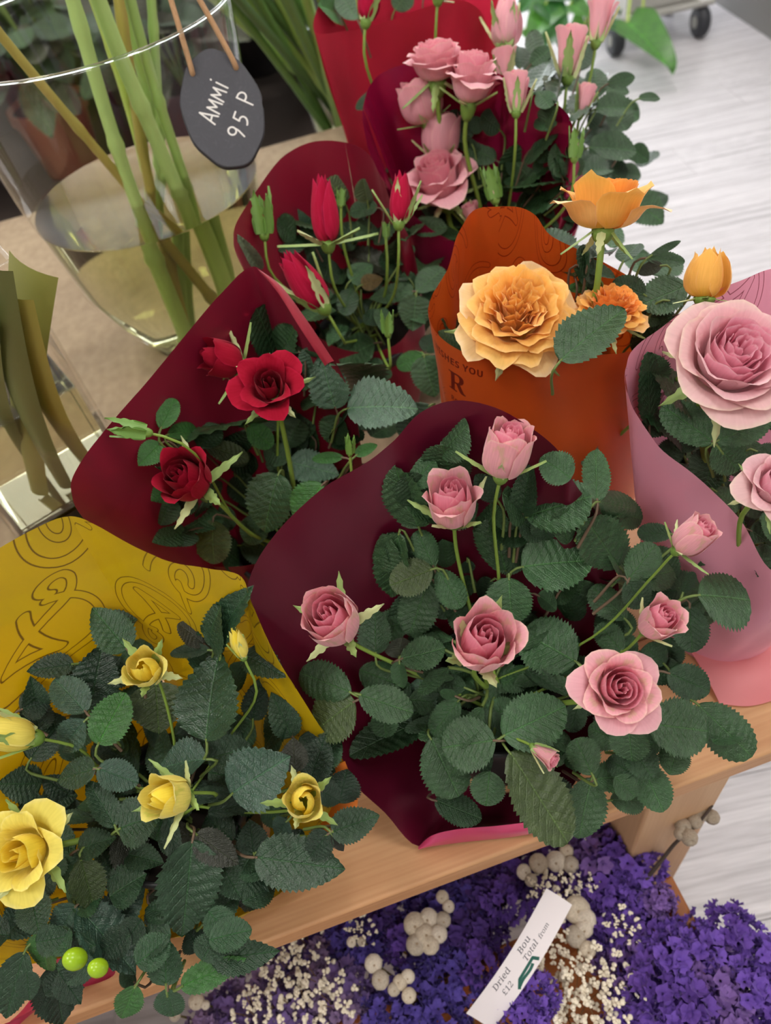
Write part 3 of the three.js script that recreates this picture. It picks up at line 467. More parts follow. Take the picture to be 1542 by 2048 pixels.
  thicket(p, [[80, 1350], [190, 1250], [330, 1290], [440, 1220], [510, 1340], [640, 1480], [690, 1620], [620, 1740], [520, 1830], [400, 1930], [230, 1940], [100, 2030], [0, 2030], [0, 1520]], 66, hOf);
  filler(p, root, 24, 0.075, 0.0, 0.05);
  [[44, 1704, 0.155, 192, 'velvet', [-0.1, 0.25, 0.95], { spin: 0.2, sepal: 0.9, sepalLen: 0.6 }], [290, 1338, 0.215, 92, 'plain', [0.1, 0.35, 0.9], { tall: 0.9, sepal: 0.9, sepalLen: 0.9 }], [338, 1592, 0.175, 104, 'plain', [-0.5, 0.2, 0.8], { sepal: 0.9, tall: 0.9 }], [606, 1602, 0.165, 94, 'plain', [0.12, 0.4, 0.9], { sepal: 0.9, tall: 1.1 }], [18, 1468, 0.19, 94, 'bud', [-0.75, 0.3, 0.5], { tall: 0.85, sepal: 0.5 }], [478, 1290, 0.215, 46, 'bud', [-0.2, 0.85, 0.4], { sepal: 0.3 }]].forEach(s => addBloom(p, root, LEMON, s));
  for (const [a, b, r] of [[150, 1918, 0.0062], [196, 1936, 0.0052]]) { const h = part('rose_hip', new THREE.SphereGeometry(r, 18, 14).scale(1, 1.25, 1), HIP, p, at(a, b, 0.125).sub(p.position)); h.rotation.z = 0.4; part('stem', tube([at(a, b, 0.125), at(a + 5, b - 12, 0.112), at(a + 6, b - 20, 0.08)].map(q => q.clone().sub(p.position)), 0.001, 8, 5), stalkMat, p); }
}
// ================================================================ RED ROSE on the left
leafSet = [0, 2, 6, 4, 1]; toneSet = TONES;
{
  const x = -0.085, z = -0.43;
  const [p, root] = rosePlant('deep red mini rose with two open velvety blooms beside the glass vases', x, z, 0);
  wall = wallOf(sleeve('matt crimson film sleeve round the red rose beside the vases', x, z, 0, [[505, 533, 0.3], [545, 560, 0.298], [605, 635, 0.28], [665, 718, 0.255], [710, 810, 0.215], [715, 900, 0.175], [640, 1040, 0.125], [520, 1125, 0.1], [380, 1130, 0.13], [250, 1090, 0.19], [165, 1035, 0.235], [143, 975, 0.265], [165, 920, 0.28], [235, 830, 0.29], [330, 720, 0.297], [440, 590, 0.302]], filmMat(lin(126, 10, 43), { roughness: 0.5, transmission: 0.25 }), { k: 7 }).surf);
  { const t = scene.children[scene.children.length - 1], a = new THREE.CatmullRomCurve3([[512, 535, 0.304], [560, 570, 0.3], [612, 638, 0.284], [668, 722, 0.258]].map(q => at(...q))), b = new THREE.CatmullRomCurve3([[518, 542, 0.303], [556, 586, 0.299], [600, 656, 0.283], [650, 732, 0.257]].map(q => at(...q)));
    part('folded_edge', gridGeo(24, 4, (u, v) => [a.getPoint(u).lerp(b.getPoint(u), v).addScaledVector(CB, 0.003 * Math.sin(v * 3)).sub(t.position), u, v]), filmMat(lin(158, 14, 44), { roughness: 0.75, transmission: 0.25 }), t); }
  const hOf = (px, py) => 0.262 - (py - 620) * 0.00024;
  addLeaves(p, root, [
    [546, 707, 518, 617, 74, 1, 7], [321, 858, 350, 796, 44, 0, 2], [334, 869, 407, 858, 38, 0, 2], [321, 887, 278, 930, 52, 0, 2], [490, 853, 388, 831, 80, 1, 0], [497, 850, 544, 896, 48, 0, 2], [410, 890, 497, 920, 44, 0, 3], [557, 947, 520, 1066, 96, 0, 0], [345, 976, 305, 1000, 50, 1, 2], [426, 1040, 423, 1130, 80, 0, 3], [520, 1030, 495, 1091, 58, 1, 1], [445, 1010, 458, 1062, 42, 1, 0],
    [671, 817, 640, 717, 78, 0, 5], [694, 817, 833, 801, 98, 0, 5, 0.004], [674, 830, 666, 902, 62, 1, 0], [645, 968, 592, 1046, 82, 0, 2, 0.01], [577, 924, 678, 947, 66, 1, 5], [577, 921, 526, 895, 52, 1, 0], [687, 915, 621, 917, 24, 0, 2, 0.01], [711, 911, 754, 887, 24, 0, 2, 0.01], [630, 760, 618, 695, 54, 1, 5], [600, 705, 575, 680, 34, 1, 0], [860, 810, 798, 872, 62, 2, 7],
    [470, 950, 500, 1010, 60, 2, 7], [380, 1060, 340, 1090, 60, 2, 7], [560, 860, 610, 900, 60, 2, 7], [480, 1090, 560, 1110, 60, 2, 7], [620, 870, 570, 830, 60, 2, 7], [700, 930, 740, 960, 60, 3, 7], [430, 960, 390, 1030, 50, 2, 7],
  ], hOf);
  thicket(p, [[330, 870], [430, 840], [560, 660], [690, 740], [790, 810], [710, 930], [560, 1060], [430, 1100], [340, 1050]], 58, hOf);
  filler(p, root, 24, 0.075, 0.0, 0.06);
  [[540, 772, 0.272, 150, 'velvet', [0.02, 0.22, 0.97], { spin: 0.9, sepal: 1.5, sepalLen: 0.5 }], [447, 716, 0.27, 92, 'plain', [-0.75, 0.15, 0.55], { tall: 0.95, sepal: 1.3, sepalLen: 0.9 }], [376, 958, 0.236, 116, 'flared', [-0.3, 0.3, 0.88], { spin: 2.8, tall: 0.85, sepal: 1.3 }]].forEach(s => addBloom(p, root, RED, s));
  [[266, 861, 0.248, 42, 'green', [-0.92, 0.12, 0.3], { sepalLen: 1.7 }], [700, 893, 0.225, 24, 'green', [0.02, 0.9, 0.4], {}]].forEach(s => addBloom(p, root, [CALYX, CALYX, CALYX], s));
}
// ================================================================ RED BUDS in the middle
const MID = 0.05;                                                       // the table behind stands a little higher
{
  const x = 0.018, z = -0.63;
  const [p, root] = rosePlant('mini rose with closed cherry red buds on long stems', x, z, MID);
  wall = wallOf(sleeve('matt crimson film sleeve round the closed red buds', x, z, MID, [[690, 285, 0.3], [625, 284, 0.302], [570, 310, 0.302], [500, 400, 0.3], [468, 460, 0.292], [475, 515, 0.28], [520, 570, 0.25], [590, 640, 0.2], [690, 700, 0.16], [790, 690, 0.155], [840, 600, 0.18], [825, 490, 0.22], [785, 415, 0.262], [762, 355, 0.285], [735, 305, 0.297]], filmMat(lin(136, 13, 45), { roughness: 0.5, transmission: 0.3 }), { k: 9 }).surf);
  const hOf = (px, py) => 0.262 - (py - 350) * 0.0003;
  addLeaves(p, root, [
    [640, 535, 590, 430, 78, 1, 5], [690, 408, 660, 356, 62, 0, 3], [735, 405, 728, 358, 50, 0, 3], [755, 415, 698, 420, 38, 0, 0], [700, 562, 745, 528, 48, 0, 1], [722, 570, 766, 556, 34, 0, 6], [828, 582, 735, 594, 40, 0, 0], [832, 584, 888, 535, 48, 0, 0], [832, 590, 826, 662, 68, 0, 0], [750, 685, 680, 722, 66, 0, 0], [848, 712, 867, 794, 66, 0, 1], [847, 709, 793, 734, 38, 0, 2], [768, 730, 724, 750, 36, 0, 1], [775, 735, 760, 762, 32, 0, 1], [735, 655, 665, 600, 64, 2, 5], [720, 650, 762, 600, 58, 2, 0], [795, 550, 680, 490, 48, 2, 4], [520, 540, 480, 480, 34, 0, 8], [850, 705, 880, 665, 44, 1, 7], [820, 560, 770, 500, 58, 2, 7], [745, 470, 800, 460, 50, 2, 7], [610, 470, 560, 500, 50, 2, 7], [870, 600, 905, 640, 50, 2, 7], [700, 760, 740, 700, 60, 3, 7], [850, 760, 900, 720, 60, 3, 7], [600, 600, 640, 640, 60, 3, 7], [860, 450, 840, 500, 50, 3, 7],
  ], hOf);
  thicket(p, [[530, 510], [600, 440], [680, 380], [760, 400], [830, 450], [880, 540], [890, 660], [880, 760], [800, 770], [700, 720], [630, 620]], 50, hOf);
  filler(p, root, 26, 0.085, 0.0, 0.07);
  [[650, 432, 0.285, 80, 'bud', [-0.08, 0.9, 0.35], { sepal: 1.6, sepalLen: 1.15, tall: 1.05 }], [800, 404, 0.285, 64, 'bud', [0.05, 0.95, 0.25], { sepal: 0.5 }], [615, 570, 0.25, 84, 'bud', [-0.55, 0.7, 0.4], { sepal: 0.4 }]].forEach(s => addBloom(p, root, CERISE, s));
  [[525, 440, 0.275, 44, 'green', [-0.08, 0.95, 0.3], { tip: CERISE[1], sepalLen: 1.8 }], [775, 648, 0.215, 30, 'green', [-0.05, 0.95, 0.3], {}], [682, 398, 0.27, 20, 'green', [0.02, 0.95, 0.3], {}], [772, 462, 0.25, 18, 'green', [0, 0.95, 0.3], {}]].forEach(s => addBloom(p, root, [CALYX, CALYX, CALYX], s));
}
// ================================================================ BACK PINK ROSE
{
  const x = 0.175, z = -0.72;
  const [p, root] = rosePlant('tall pale pink rose at the back with crowded blooms and buds', x, z, MID);
  wall = wallOf(sleeve('shiny magenta burgundy film sleeve round the back pink rose', x, z, MID, [[726, 215, 0.3], [755, 152, 0.31], [850, 120, 0.318], [960, 135, 0.318], [1070, 180, 0.305], [1138, 235, 0.29], [1146, 295, 0.268], [1170, 370, 0.22], [1150, 460, 0.18], [1050, 510, 0.16], [900, 480, 0.18], [800, 405, 0.225], [748, 330, 0.26], [731, 270, 0.282]], filmMat(lin(150, 18, 66), { metalness: 0.4, roughness: 0.24, transmission: 0.15 }), { k: 12, crease: 0.0018 }).surf);
  const hOf = (px, py) => 0.285 - (py - 80) * 0.00034;
  addLeaves(p, root, [
    [1214, 168, 1269, 155, 32, 0, 0], [1277, 197, 1322, 193, 20, 0, 0], [1191, 217, 1278, 207, 46, 0, 0], [1228, 215, 1250, 264, 54, 1, 0], [1195, 195, 1190, 130, 46, 0, 0], [1177, 295, 1275, 293, 60, 0, 0], [1262, 295, 1298, 322, 42, 1, 1], [1155, 350, 1242, 320, 40, 0, 1], [1118, 392, 1045, 395, 88, 0, 1], [1125, 355, 1110, 288, 44, 0, 1], [1262, 395, 1328, 445, 74, 1, 1], [1115, 205, 1118, 108, 34, 0, 7], [1060, 130, 1102, 98, 38, 0, 1], [1065, 185, 1098, 138, 44, 0, 7], [940, 280, 898, 222, 58, 1, 7], [992, 320, 926, 288, 52, 1, 0], [1010, 372, 1036, 292, 52, 1, 0], [1080, 382, 1032, 322, 58, 0, 0], [1080, 350, 1080, 315, 30, 0, 1], [1050, 380, 1124, 338, 62, 0, 1], [1040, 138, 1040, 82, 38, 0, 7],
    [1180, 260, 1220, 230, 50, 1, 7], [1200, 330, 1250, 360, 60, 2, 7], [1150, 420, 1100, 450, 60, 2, 7], [1060, 300, 1110, 270, 50, 2, 7], [980, 400, 930, 360, 60, 3, 7], [1180, 380, 1130, 330, 60, 2, 7], [1210, 300, 1160, 250, 50, 2, 7], [1000, 260, 960, 230, 50, 3, 7], [1080, 120, 1060, 60, 40, 1, 0], [1160, 140, 1180, 90, 40, 1, 7], [900, 450, 880, 400, 60, 3, 7], [1050, 450, 990, 430, 60, 3, 7],
  ], hOf);
  thicket(p, [[900, 250], [960, 230], [1050, 310], [1060, 100], [1130, 110], [1220, 145], [1285, 220], [1295, 320], [1290, 430], [1120, 440], [1000, 430], [900, 450], [840, 430], [890, 390]], 41, hOf);
  filler(p, root, 26, 0.085, 0.0, 0.07);
  [[872, 116, 0.3, 146, 'garden', [-0.1, 0.72, 0.6], { tall: 1.25 }], [945, 152, 0.305, 128, 'open', [0.08, 0.72, 0.55], { tall: 1.5, sepalLen: 0.4, sepal: 1.2 }], [843, 205, 0.275, 98, 'half', [-0.35, 0.75, 0.45], { tall: 0.85, sepalLen: 0.5 }], [882, 274, 0.255, 90, 'half', [0, 0.8, 0.5], { tall: 1.0, sepalLen: 0.6 }], [878, 356, 0.23, 150, 'open', [-0.3, 0.5, 0.8], { tall: 1.3, sepalLen: 0.4, spin: 3 }], [1014, 52, 0.31, 74, 'bud', [0.05, 0.95, 0.2], { tall: 0.85 }], [1010, 132, 0.29, 60, 'cone', [-0.1, 0.9, 0.3], { tall: 0.85 }], [1034, 185, 0.275, 58, 'cone', [0, 0.95, 0.25], {}], [1142, 107, 0.3, 76, 'cone', [0.1, 0.95, 0.25], { tall: 0.95 }], [1200, 42, 0.315, 64, 'cone', [0.15, 0.95, 0.2], {}], [1168, 200, 0.275, 46, 'cone', [0.2, 0.9, 0.3], {}], [945, 432, 0.2, 40, 'cone', [-0.4, 0.7, 0.5], {}]].forEach(s => addBloom(p, root, PINKB, s));
  [[1151, 293, 0.25, 34, 'green', [0.02, 0.95, 0.3], { tip: PINKB[1] }], [985, 372, 0.235, 40, 'green', [-0.25, 0.9, 0.3], { tip: PINKB[1] }]].forEach(s => addBloom(p, root, PINKB, s));
}
// ================================================================ red sleeve behind it all
{
  const x = 0.13, z = -0.905;
  const [p, root] = rosePlant('red rose plant standing farthest back, mostly hidden by its sleeve', x, z, MID);
  wall = wallOf(sleeve('bright red film sleeve standing farthest back behind the pale pink rose', x, z, MID, [[628, 62, 0.33], [690, 62, 0.32], [760, 48, 0.32], [840, 18, 0.33], [920, 0, 0.33], [960, 20, 0.32], [985, 75, 0.3], [1010, 60, 0.31], [1000, -40, 0.33], [900, -90, 0.35], [760, -90, 0.36], [660, -30, 0.36]], filmMat(lin(192, 30, 60), { roughness: 0.5, transmission: 0.25 }), { k: 15 }).surf);
  const hOf = () => 0.33;
  addLeaves(p, root, [[715, 40, 680, -10, 50, 0, 1], [680, 30, 650, 5, 40, 0, 2], [790, 20, 820, -20, 50, 1, 1], [850, -10, 880, -40, 50, 0, 0]], hOf);
  filler(p, root, 16, 0.08, 0.02, 0.16);
  [[735, 0, 0.36, 60, 'bud', [0.1, 0.9, 0.3], {}], [880, -40, 0.36, 70, 'half', [0.1, 0.9, 0.3], {}]].forEach(s => addBloom(p, root, CERISE, s));
}
// ================================================================ ORANGE ROSE
{
  const x = 0.155, z = -0.445;
  const [p, root] = rosePlant('apricot orange rose with one full ruffled bloom', x, z, 0);
  const rim = [[1000, 413, 0.32], [950, 420, 0.318], [918, 465, 0.312], [892, 540, 0.298], [864, 590, 0.282], [857, 622, 0.272], [875, 668, 0.262], [930, 706, 0.255], [1000, 725, 0.25], [1080, 727, 0.247], [1160, 712, 0.242], [1262, 702, 0.235], [1330, 670, 0.235], [1340, 620, 0.245], [1270, 560, 0.268], [1170, 505, 0.292], [1100, 470, 0.308], [1070, 430, 0.318], [1040, 415, 0.32]];
  const s = sleeve('orange printed film sleeve round the apricot rose', x, z, 0, rim, filmMat(lin(212, 88, 24), { roughness: 0.45, transmission: 0.28 }), { k: 18, rb: 0.072 });
  const [u, v] = uvAt(s.surf, 925, 742), [u2, v2] = uvAt(s.surf, 960, 752), sgn = Math.sign(u2 - u) || 1;
  s.t.children[0].material.map = printTex('#b0705a', 1.15, (c, w, h) => {
    // plain front with the words in dark brown
    c.fillStyle = '#ffffff'; c.fillRect((u - 0.04) * w, 0, 0.36 * w, h); c.save(); c.translate(u * w, (1 - v) * h); c.scale(sgn, 1); c.fillStyle = '#8a3a14'; c.textAlign = 'center';
    c.font = 'bold 34px sans-serif'; c.fillText('WISHES YOU', -30, 0); c.font = 'bold 96px serif'; c.fillText('R', -20, 96); c.font = 'bold 26px sans-serif'; c.fillText('Roses', -10, 140); c.restore();
  });
  wall = wallOf(s.surf);
  const hOf = (px, py) => 0.292 - (py - 440) * 0.0002;
  addLeaves(p, root, [
    [1150, 555, 1085, 440, 72, 1, 7], [1120, 722, 1250, 602, 96, 0, 0, 0.045], [1375, 570, 1280, 612, 78, 0, 0], [1290, 515, 1371, 522, 30, 0, 0], [1300, 512, 1360, 483, 16, 0, 0], [1325, 530, 1275, 545, 28, 0, 4], [1160, 530, 1234, 550, 28, 0, 5], [1135, 575, 1203, 575, 28, 0, 2], [1245, 525, 1275, 480, 42, 0, 0], [1350, 630, 1270, 665, 48, 1, 0], [1335, 600, 1370, 612, 14, 0, 5], [930, 700, 880, 660, 38, 0, 0], [1180, 520, 1230, 480, 40, 1, 7], [1200, 560, 1150, 500, 50, 1, 7], [1290, 590, 1230, 560, 50, 2, 7], [1180, 650, 1200, 700, 60, 2, 7], [1260, 690, 1310, 660, 60, 2, 7], [920, 680, 890, 640, 40, 1, 7],
  ], hOf);
  thicket(p, [[1110, 460], [1160, 480], [1250, 490], [1330, 540], [1330, 630], [1270, 680], [1150, 690], [1130, 570]], 52, hOf);
  filler(p, root, 22, 0.07, 0.02, 0.12);
  [[1040, 624, 0.285, 262, 'ruffled', [-0.02, 0.3, 0.95], { spin: 0.3 }]].forEach(s => addBloom(p, root, AMBER, s));
  [[1212, 408, 0.335, 178, 'cup', [0.02, 0.93, 0.34], { spin: 0.7, stem: 2.2, tall: 0.9 }], [1226, 612, 0.275, 160, 'ruffled', [0.1, 0.7, 0.68], {}]].forEach(s => addBloom(p, root, APRICOT, s));
  addBloom(p, root, [APRICOT[1], APRICOT[1], APRICOT[2]], [1415, 556, 0.305, 112, 'bud', [0.05, 0.95, 0.25], { tall: 0.58, sepal: 1.8, sepalLen: 0.5 }]);
}
// ================================================================ PALE PINK ROSE on the right
{
  const x = 0.262, z = -0.312;
  const [p, root] = rosePlant('pale pink rose with two very large blooms at the right edge', x, z, 0);
  wall = wallOf(sleeve('dusty pink film sleeve round the large pale pink rose', x, z, 0, [[1250, 745, 0.262], [1262, 705, 0.268], [1330, 650, 0.28], [1400, 600, 0.292], [1480, 560, 0.3], [1560, 535, 0.302], [1680, 570, 0.295], [1760, 700, 0.27], [1760, 900, 0.23], [1690, 1080, 0.19], [1600, 1150, 0.17], [1542, 1140, 0.17], [1480, 1040, 0.188], [1400, 960, 0.205], [1320, 895, 0.222], [1280, 840, 0.238], [1255, 790, 0.25]], filmMat(lin(244, 164, 188), { map: printTex('#9a6a70', 1.2, (c, w, h) => { c.fillStyle = '#ffffff'; c.fillRect(0, h * 0.38, w, h); c.fillRect(w * 0.6, 0, w * 0.4, h); }), roughness: 0.5, transmission: 0.25 }), { k: 21 }).surf);
  const hOf = (px, py) => 0.27 - (py - 700) * 0.00026;
  addLeaves(p, root, [
    [1300, 852, 1290, 700, 48, 1, 7], [1370, 800, 1325, 710, 58, 1, 0], [1430, 886, 1324, 810, 78, 0, 1], [1431, 886, 1485, 946, 82, 0, 1], [1433, 882, 1540, 840, 62, 0, 1], [1430, 895, 1405, 985, 84, 1, 7], [1360, 880, 1320, 930, 54, 2, 7], [1395, 890, 1350, 895, 28, 1, 7], [1430, 980, 1472, 1022, 44, 1, 0], [1480, 960, 1460, 1030, 50, 2, 7], [1510, 900, 1560, 930, 60, 1, 7], [1340, 850, 1300, 800, 60, 2, 7], [1500, 1060, 1560, 1100, 60, 2, 7], [1600, 1000, 1640, 1060, 60, 1, 0], [1370, 940, 1330, 900, 60, 3, 7],
  ], hOf);
  thicket(p, [[1290, 730], [1380, 770], [1540, 860], [1540, 1070], [1460, 1010], [1380, 930], [1310, 850]], 58, hOf);
  filler(p, root, 22, 0.07, 0.0, 0.09);
  [[1472, 714, 0.29, 290, 'garden', [0.0, 0.3, 0.95], { spin: 2.4 }], [1556, 972, 0.25, 158, 'open', [0.05, 0.3, 0.95], { spin: 1.2 }]].forEach(s => addBloom(p, root, PALE, s));
  { const t = scene.children[scene.children.length - 1], a = new THREE.CatmullRomCurve3([V3(0.224, BENCH + 0.012, -0.288), V3(0.245, BENCH + 0.014, -0.27), V3(0.268, BENCH + 0.014, -0.265), V3(0.295, BENCH + 0.012, -0.28)]), b = new THREE.CatmullRomCurve3([[1440, 1408, 0.003], [1500, 1412, 0.003], [1560, 1396, 0.003], [1620, 1370, 0.003]].map(q => at(...q)));
    part('folded_lip', gridGeo(20, 6, (u, v) => [b.getPoint(u).lerp(a.getPoint(u), v).addScaledVector(CB, 0.004 * Math.sin(v * 3)).sub(t.position), u, v]), filmMat(lin(236, 140, 146)), t); }
  { // the big bloom's lowest petal has dropped forward
    const b = p.children.find(c => c.name === 'rose_bloom'), top = new THREE.CatmullRomCurve3([[1392, 778, 0.262], [1440, 770, 0.27], [1490, 782, 0.27], [1530, 808, 0.262]].map(q => at(...q))), low = new THREE.CatmullRomCurve3([[1392, 792, 0.255], [1416, 836, 0.243], [1458, 856, 0.238], [1510, 842, 0.245], [1532, 815, 0.258]].map(q => at(...q)));
    p.updateMatrixWorld(true); const inv = b.matrixWorld.clone().invert();
    part('petal', gridGeo(14, 8, (u, v) => [top.getPoint(u).lerp(low.getPoint(u), v).addScaledVector(CB, 0.006 * Math.sin(v * 2.6) + 0.002 * Math.sin(u * 9)).applyMatrix4(inv), u, v]), PALE[2], b);
  }
}
// ================================================================ crimson sleeve at the lower left corner
wall = null;
sleeve('crimson film sleeve peeking out at the lower left corner', -0.36, -0.165, 0, [[230, 1945, 0.02], [120, 1990, 0.02], [-20, 2060, 0.03], [-200, 2100, 0.04], [-330, 2000, 0.06], [-330, 1850, 0.08], [-150, 1800, 0.07], [60, 1850, 0.04]], filmMat(lin(176, 34, 72), { roughness: 0.5, transmission: 0.2 }), { k: 30 });

// ================================================================ glass vases on the table behind
const clearGlass = phys({ color: 0xffffff, transmission: 1, roughness: 0.02, thickness: 0, ior: 1.5 });
const solidGlass = phys({ color: lin(236, 244, 240), transmission: 1, roughness: 0.02, thickness: 0.02, ior: 1.48, attenuationColor: lin(206, 226, 216), attenuationDistance: 0.12 });
const waterMat = phys({ color: 0xffffff, transmission: 1, roughness: 0.02, thickness: 0.1, ior: 1.3, attenuationColor: lin(214, 216, 176), attenuationDistance: 0.16 });
const lathe = (pts, n = 64) => new THREE.LatheGeometry(pts.map(p => new THREE.Vector2(...p)), n);
const greens = [lin(172, 202, 118), lin(150, 180, 98), lin(180, 202, 100), lin(164, 150, 72)].map(c => std({ color: c, roughness: 0.5 }));
function knobbyStem(A, B, r, node) {                                    // a stem with swollen joints
  const len = A.distanceTo(B), n = 40, dir = B.clone().sub(A).normalize(), x = new THREE.Vector3().crossVectors(dir, V3(0, 0, 1)).normalize(), y = new THREE.Vector3().crossVectors(dir, x);
  return gridGeo(10, n, (u, v) => { const k = ((v * len / 0.11 + node) % 1), sw = 1 + 0.3 * Math.exp(-(((k - 0.5) / 0.05) ** 2)), a = u * 6.2832, c = A.clone().addScaledVector(dir, v * len).addScaledVector(x, 0.005 * Math.sin(v * 5 + node * 6)); return [c.addScaledVector(x, Math.cos(a) * r * sw * (1 - 0.15 * v)).addScaledVector(y, Math.sin(a) * r * sw * (1 - 0.15 * v)), u, v]; });
}
{
  const base = at(400, 650, 0.05), v = thing('glass_vase', 'large flared clear glass vase half full of water with ammi stems', 'vase', base);
  part('glass', lathe([[0, 0.004], [0.062, 0.004], [0.075, 0.014], [0.096, 0.05], [0.115, 0.1], [0.128, 0.185], [0.138, 0.27], [0.146, 0.35], [0.149, 0.352], [0.15, 0.348]]), clearGlass, v);
  part('rim', new THREE.TorusGeometry(0.148, 0.0014, 8, 80).rotateX(Math.PI / 2), solidGlass, v, V3(0, 0.351, 0));
  part('foot', lathe([[0, 0], [0.064, 0], [0.066, 0.002], [0.064, 0.0036], [0, 0.0036]]), solidGlass, v);
  part('water', lathe([[0, 0.006], [0.06, 0.006], [0.073, 0.016], [0.094, 0.052], [0.1128, 0.1], [0.1255, 0.183], [0.1245, 0.184], [0, 0.184]]), waterMat, v);
  const tops = [[-25, 20, 0.64, 0.0052, 3], [138, -10, 0.66, 0.0075, 0], [178, -10, 0.7, 0.005, 2], [205, -10, 0.68, 0.0085, 0], [228, -10, 0.71, 0.006, 3], [246, -10, 0.74, 0.0075, 1], [268, -10, 0.72, 0.006, 1], [292, -10, 0.76, 0.0055, 1]];
  const what = ['thin olive ammi stem leaning far left out of the large vase', 'thick pale green ammi stem, leftmost of the upright bundle', 'thin bright green ammi stem second in the upright bundle', 'thickest pale green ammi stem in the middle of the bundle', 'yellowish brown ammi stem in the middle of the bundle', 'mid green ammi stem behind the yellowish one', 'mid green ammi stem near the right of the bundle', 'slim green ammi stem at the right edge of the bundle'];
  tops.forEach(([a, b, d, r, m], i) => { const T = atD(a, b, d), k = i * 2.1, B = base.clone().add(V3(Math.cos(k) * 0.03, 0.012, Math.sin(k) * 0.03)); const top = T.clone().add(T.clone().sub(B).multiplyScalar(0.12)); solo('cut_stem', knobbyStem(V3(0, 0, 0), top.sub(B), r, i * 0.37), greens[m], what[i], 'stem', B, 'ammi stems in the large vase'); });
  // the slate price tag hanging on string from the rim
  const C = atD(446, 220, 0.66), up = V3(0, 0, 0).addScaledVector(CU, 0.97).addScaledVector(CR, -0.22), nrm = CB.clone().multiplyScalar(0.9).addScaledVector(CR, 0.12).add(V3(0, -0.12, 0));
  const g = thing('slate_tag', 'oval black slate price tag hanging on string, chalked AMMI 95 P', 'tag', C);
  const n = nrm.addScaledVector(up, -nrm.dot(up) / up.lengthSq()).normalize(), uy = up.normalize(), ux = new THREE.Vector3().crossVectors(uy, n);
  g.quaternion.setFromRotationMatrix(new THREE.Matrix4().makeBasis(ux, uy, n));
  const a = 0.0345, b = 0.052, shp = new THREE.Shape(); for (let i = 0; i <= 60; i++) { const q = i / 60 * 6.2832, w = 1 + 0.012 * Math.sin(q * 9) + 0.01 * Math.sin(q * 4 + 1); i ? shp.lineTo(Math.cos(q) * a * w, Math.sin(q) * b * w) : shp.moveTo(Math.cos(q) * a * w, Math.sin(q) * b * w); }
  for (const s of [-1, 1]) { const h = new THREE.Path(); h.absarc(s * 0.019, 0.033, 0.0022, 0, 6.3, true); shp.holes.push(h); }
  const eg = new THREE.ExtrudeGeometry(shp, { depth: 0.004, bevelEnabled: true, bevelSize: 0.001, bevelThickness: 0.001, bevelSegments: 2, curveSegments: 24 }), p = eg.attributes.position, uv = eg.attributes.uv;
  for (let i = 0; i < p.count; i++) uv.setXY(i, p.getX(i) / 0.08 + 0.5, p.getY(i) / 0.12 + 0.5);
  const chalk = canvasTex(512, 768, (x, w, h) => {
    x.fillStyle = '#45454b'; x.fillRect(0, 0, w, h); for (let i = 0; i < 900; i++) { const q = 60 + rnd() * 34; x.fillStyle = `rgba(${q},${q},${q + 6},0.16)`; x.beginPath(); x.ellipse(rnd() * w, rnd() * h, 4 + rnd() * 22, 2 + rnd() * 5, rnd() * 3, 0, 7); x.fill(); }
    x.strokeStyle = '#dcd8d4'; x.lineWidth = 10; x.lineCap = x.lineJoin = 'round'; x.save(); x.translate(238, 330); x.rotate(-0.98);
    const L = (pts, ox) => { x.beginPath(); pts.forEach(([q, r], i) => i ? x.lineTo(ox + q, r) : x.moveTo(ox + q, r)); x.stroke(); };
    L([[0, 40], [26, -60], [50, 40]], -140); L([[8, 12], [42, 8]], -140); L([[0, 40], [6, -34], [30, 14], [52, -40], [58, 34]], -74); L([[0, 36], [8, -40], [30, 8], [52, -44], [58, 30]], 0); L([[0, 28], [2, -40]], 84); L([[3, -72], [5, -74]], 84);
    x.translate(-58, 160); x.beginPath(); x.arc(-76, -20, 22, 0, 6.3); x.stroke(); L([[-54, -24], [-58, 10], [-76, 52]], 0); L([[34, -44], [-2, -42], [-6, -6]], 0); x.beginPath(); x.moveTo(-6, -6); x.bezierCurveTo(34, -18, 44, 32, -8, 42); x.stroke();
    x.translate(112, -24); L([[0, 52], [0, -44]], 0); x.beginPath(); x.moveTo(0, -42); x.bezierCurveTo(58, -52, 54, 16, 2, 2); x.stroke(); x.restore();
  });
  part('slate', eg, [std({ map: chalk, roughness: 0.8 }), std({ color: lin(52, 52, 58), roughness: 0.8 })], g, V3(0, 0, -0.002));
  const jute = std({ map: dataTex(64, 64, (x, y) => { const q = Math.sin((x * 3 + y * 14) * 6.283) * 26 + fbm(x * 20, y * 20) * 30; return [172 + q, 134 + q, 98 + q]; }), roughness: 0.95 });
  for (const [s, px, py] of [[-1, 336, -20], [1, 388, -20]]) { const T = atD(px, py, 0.64).sub(C).applyQuaternion(g.quaternion.clone().invert()); part('string', tube([V3(s * 0.019, 0.033, -0.004), V3(s * 0.019, 0.034, 0.004), V3(s * 0.019, 0.036, 0.006).lerp(T, 0.4), T], 0.0024, 30, 8), jute, g); }
}
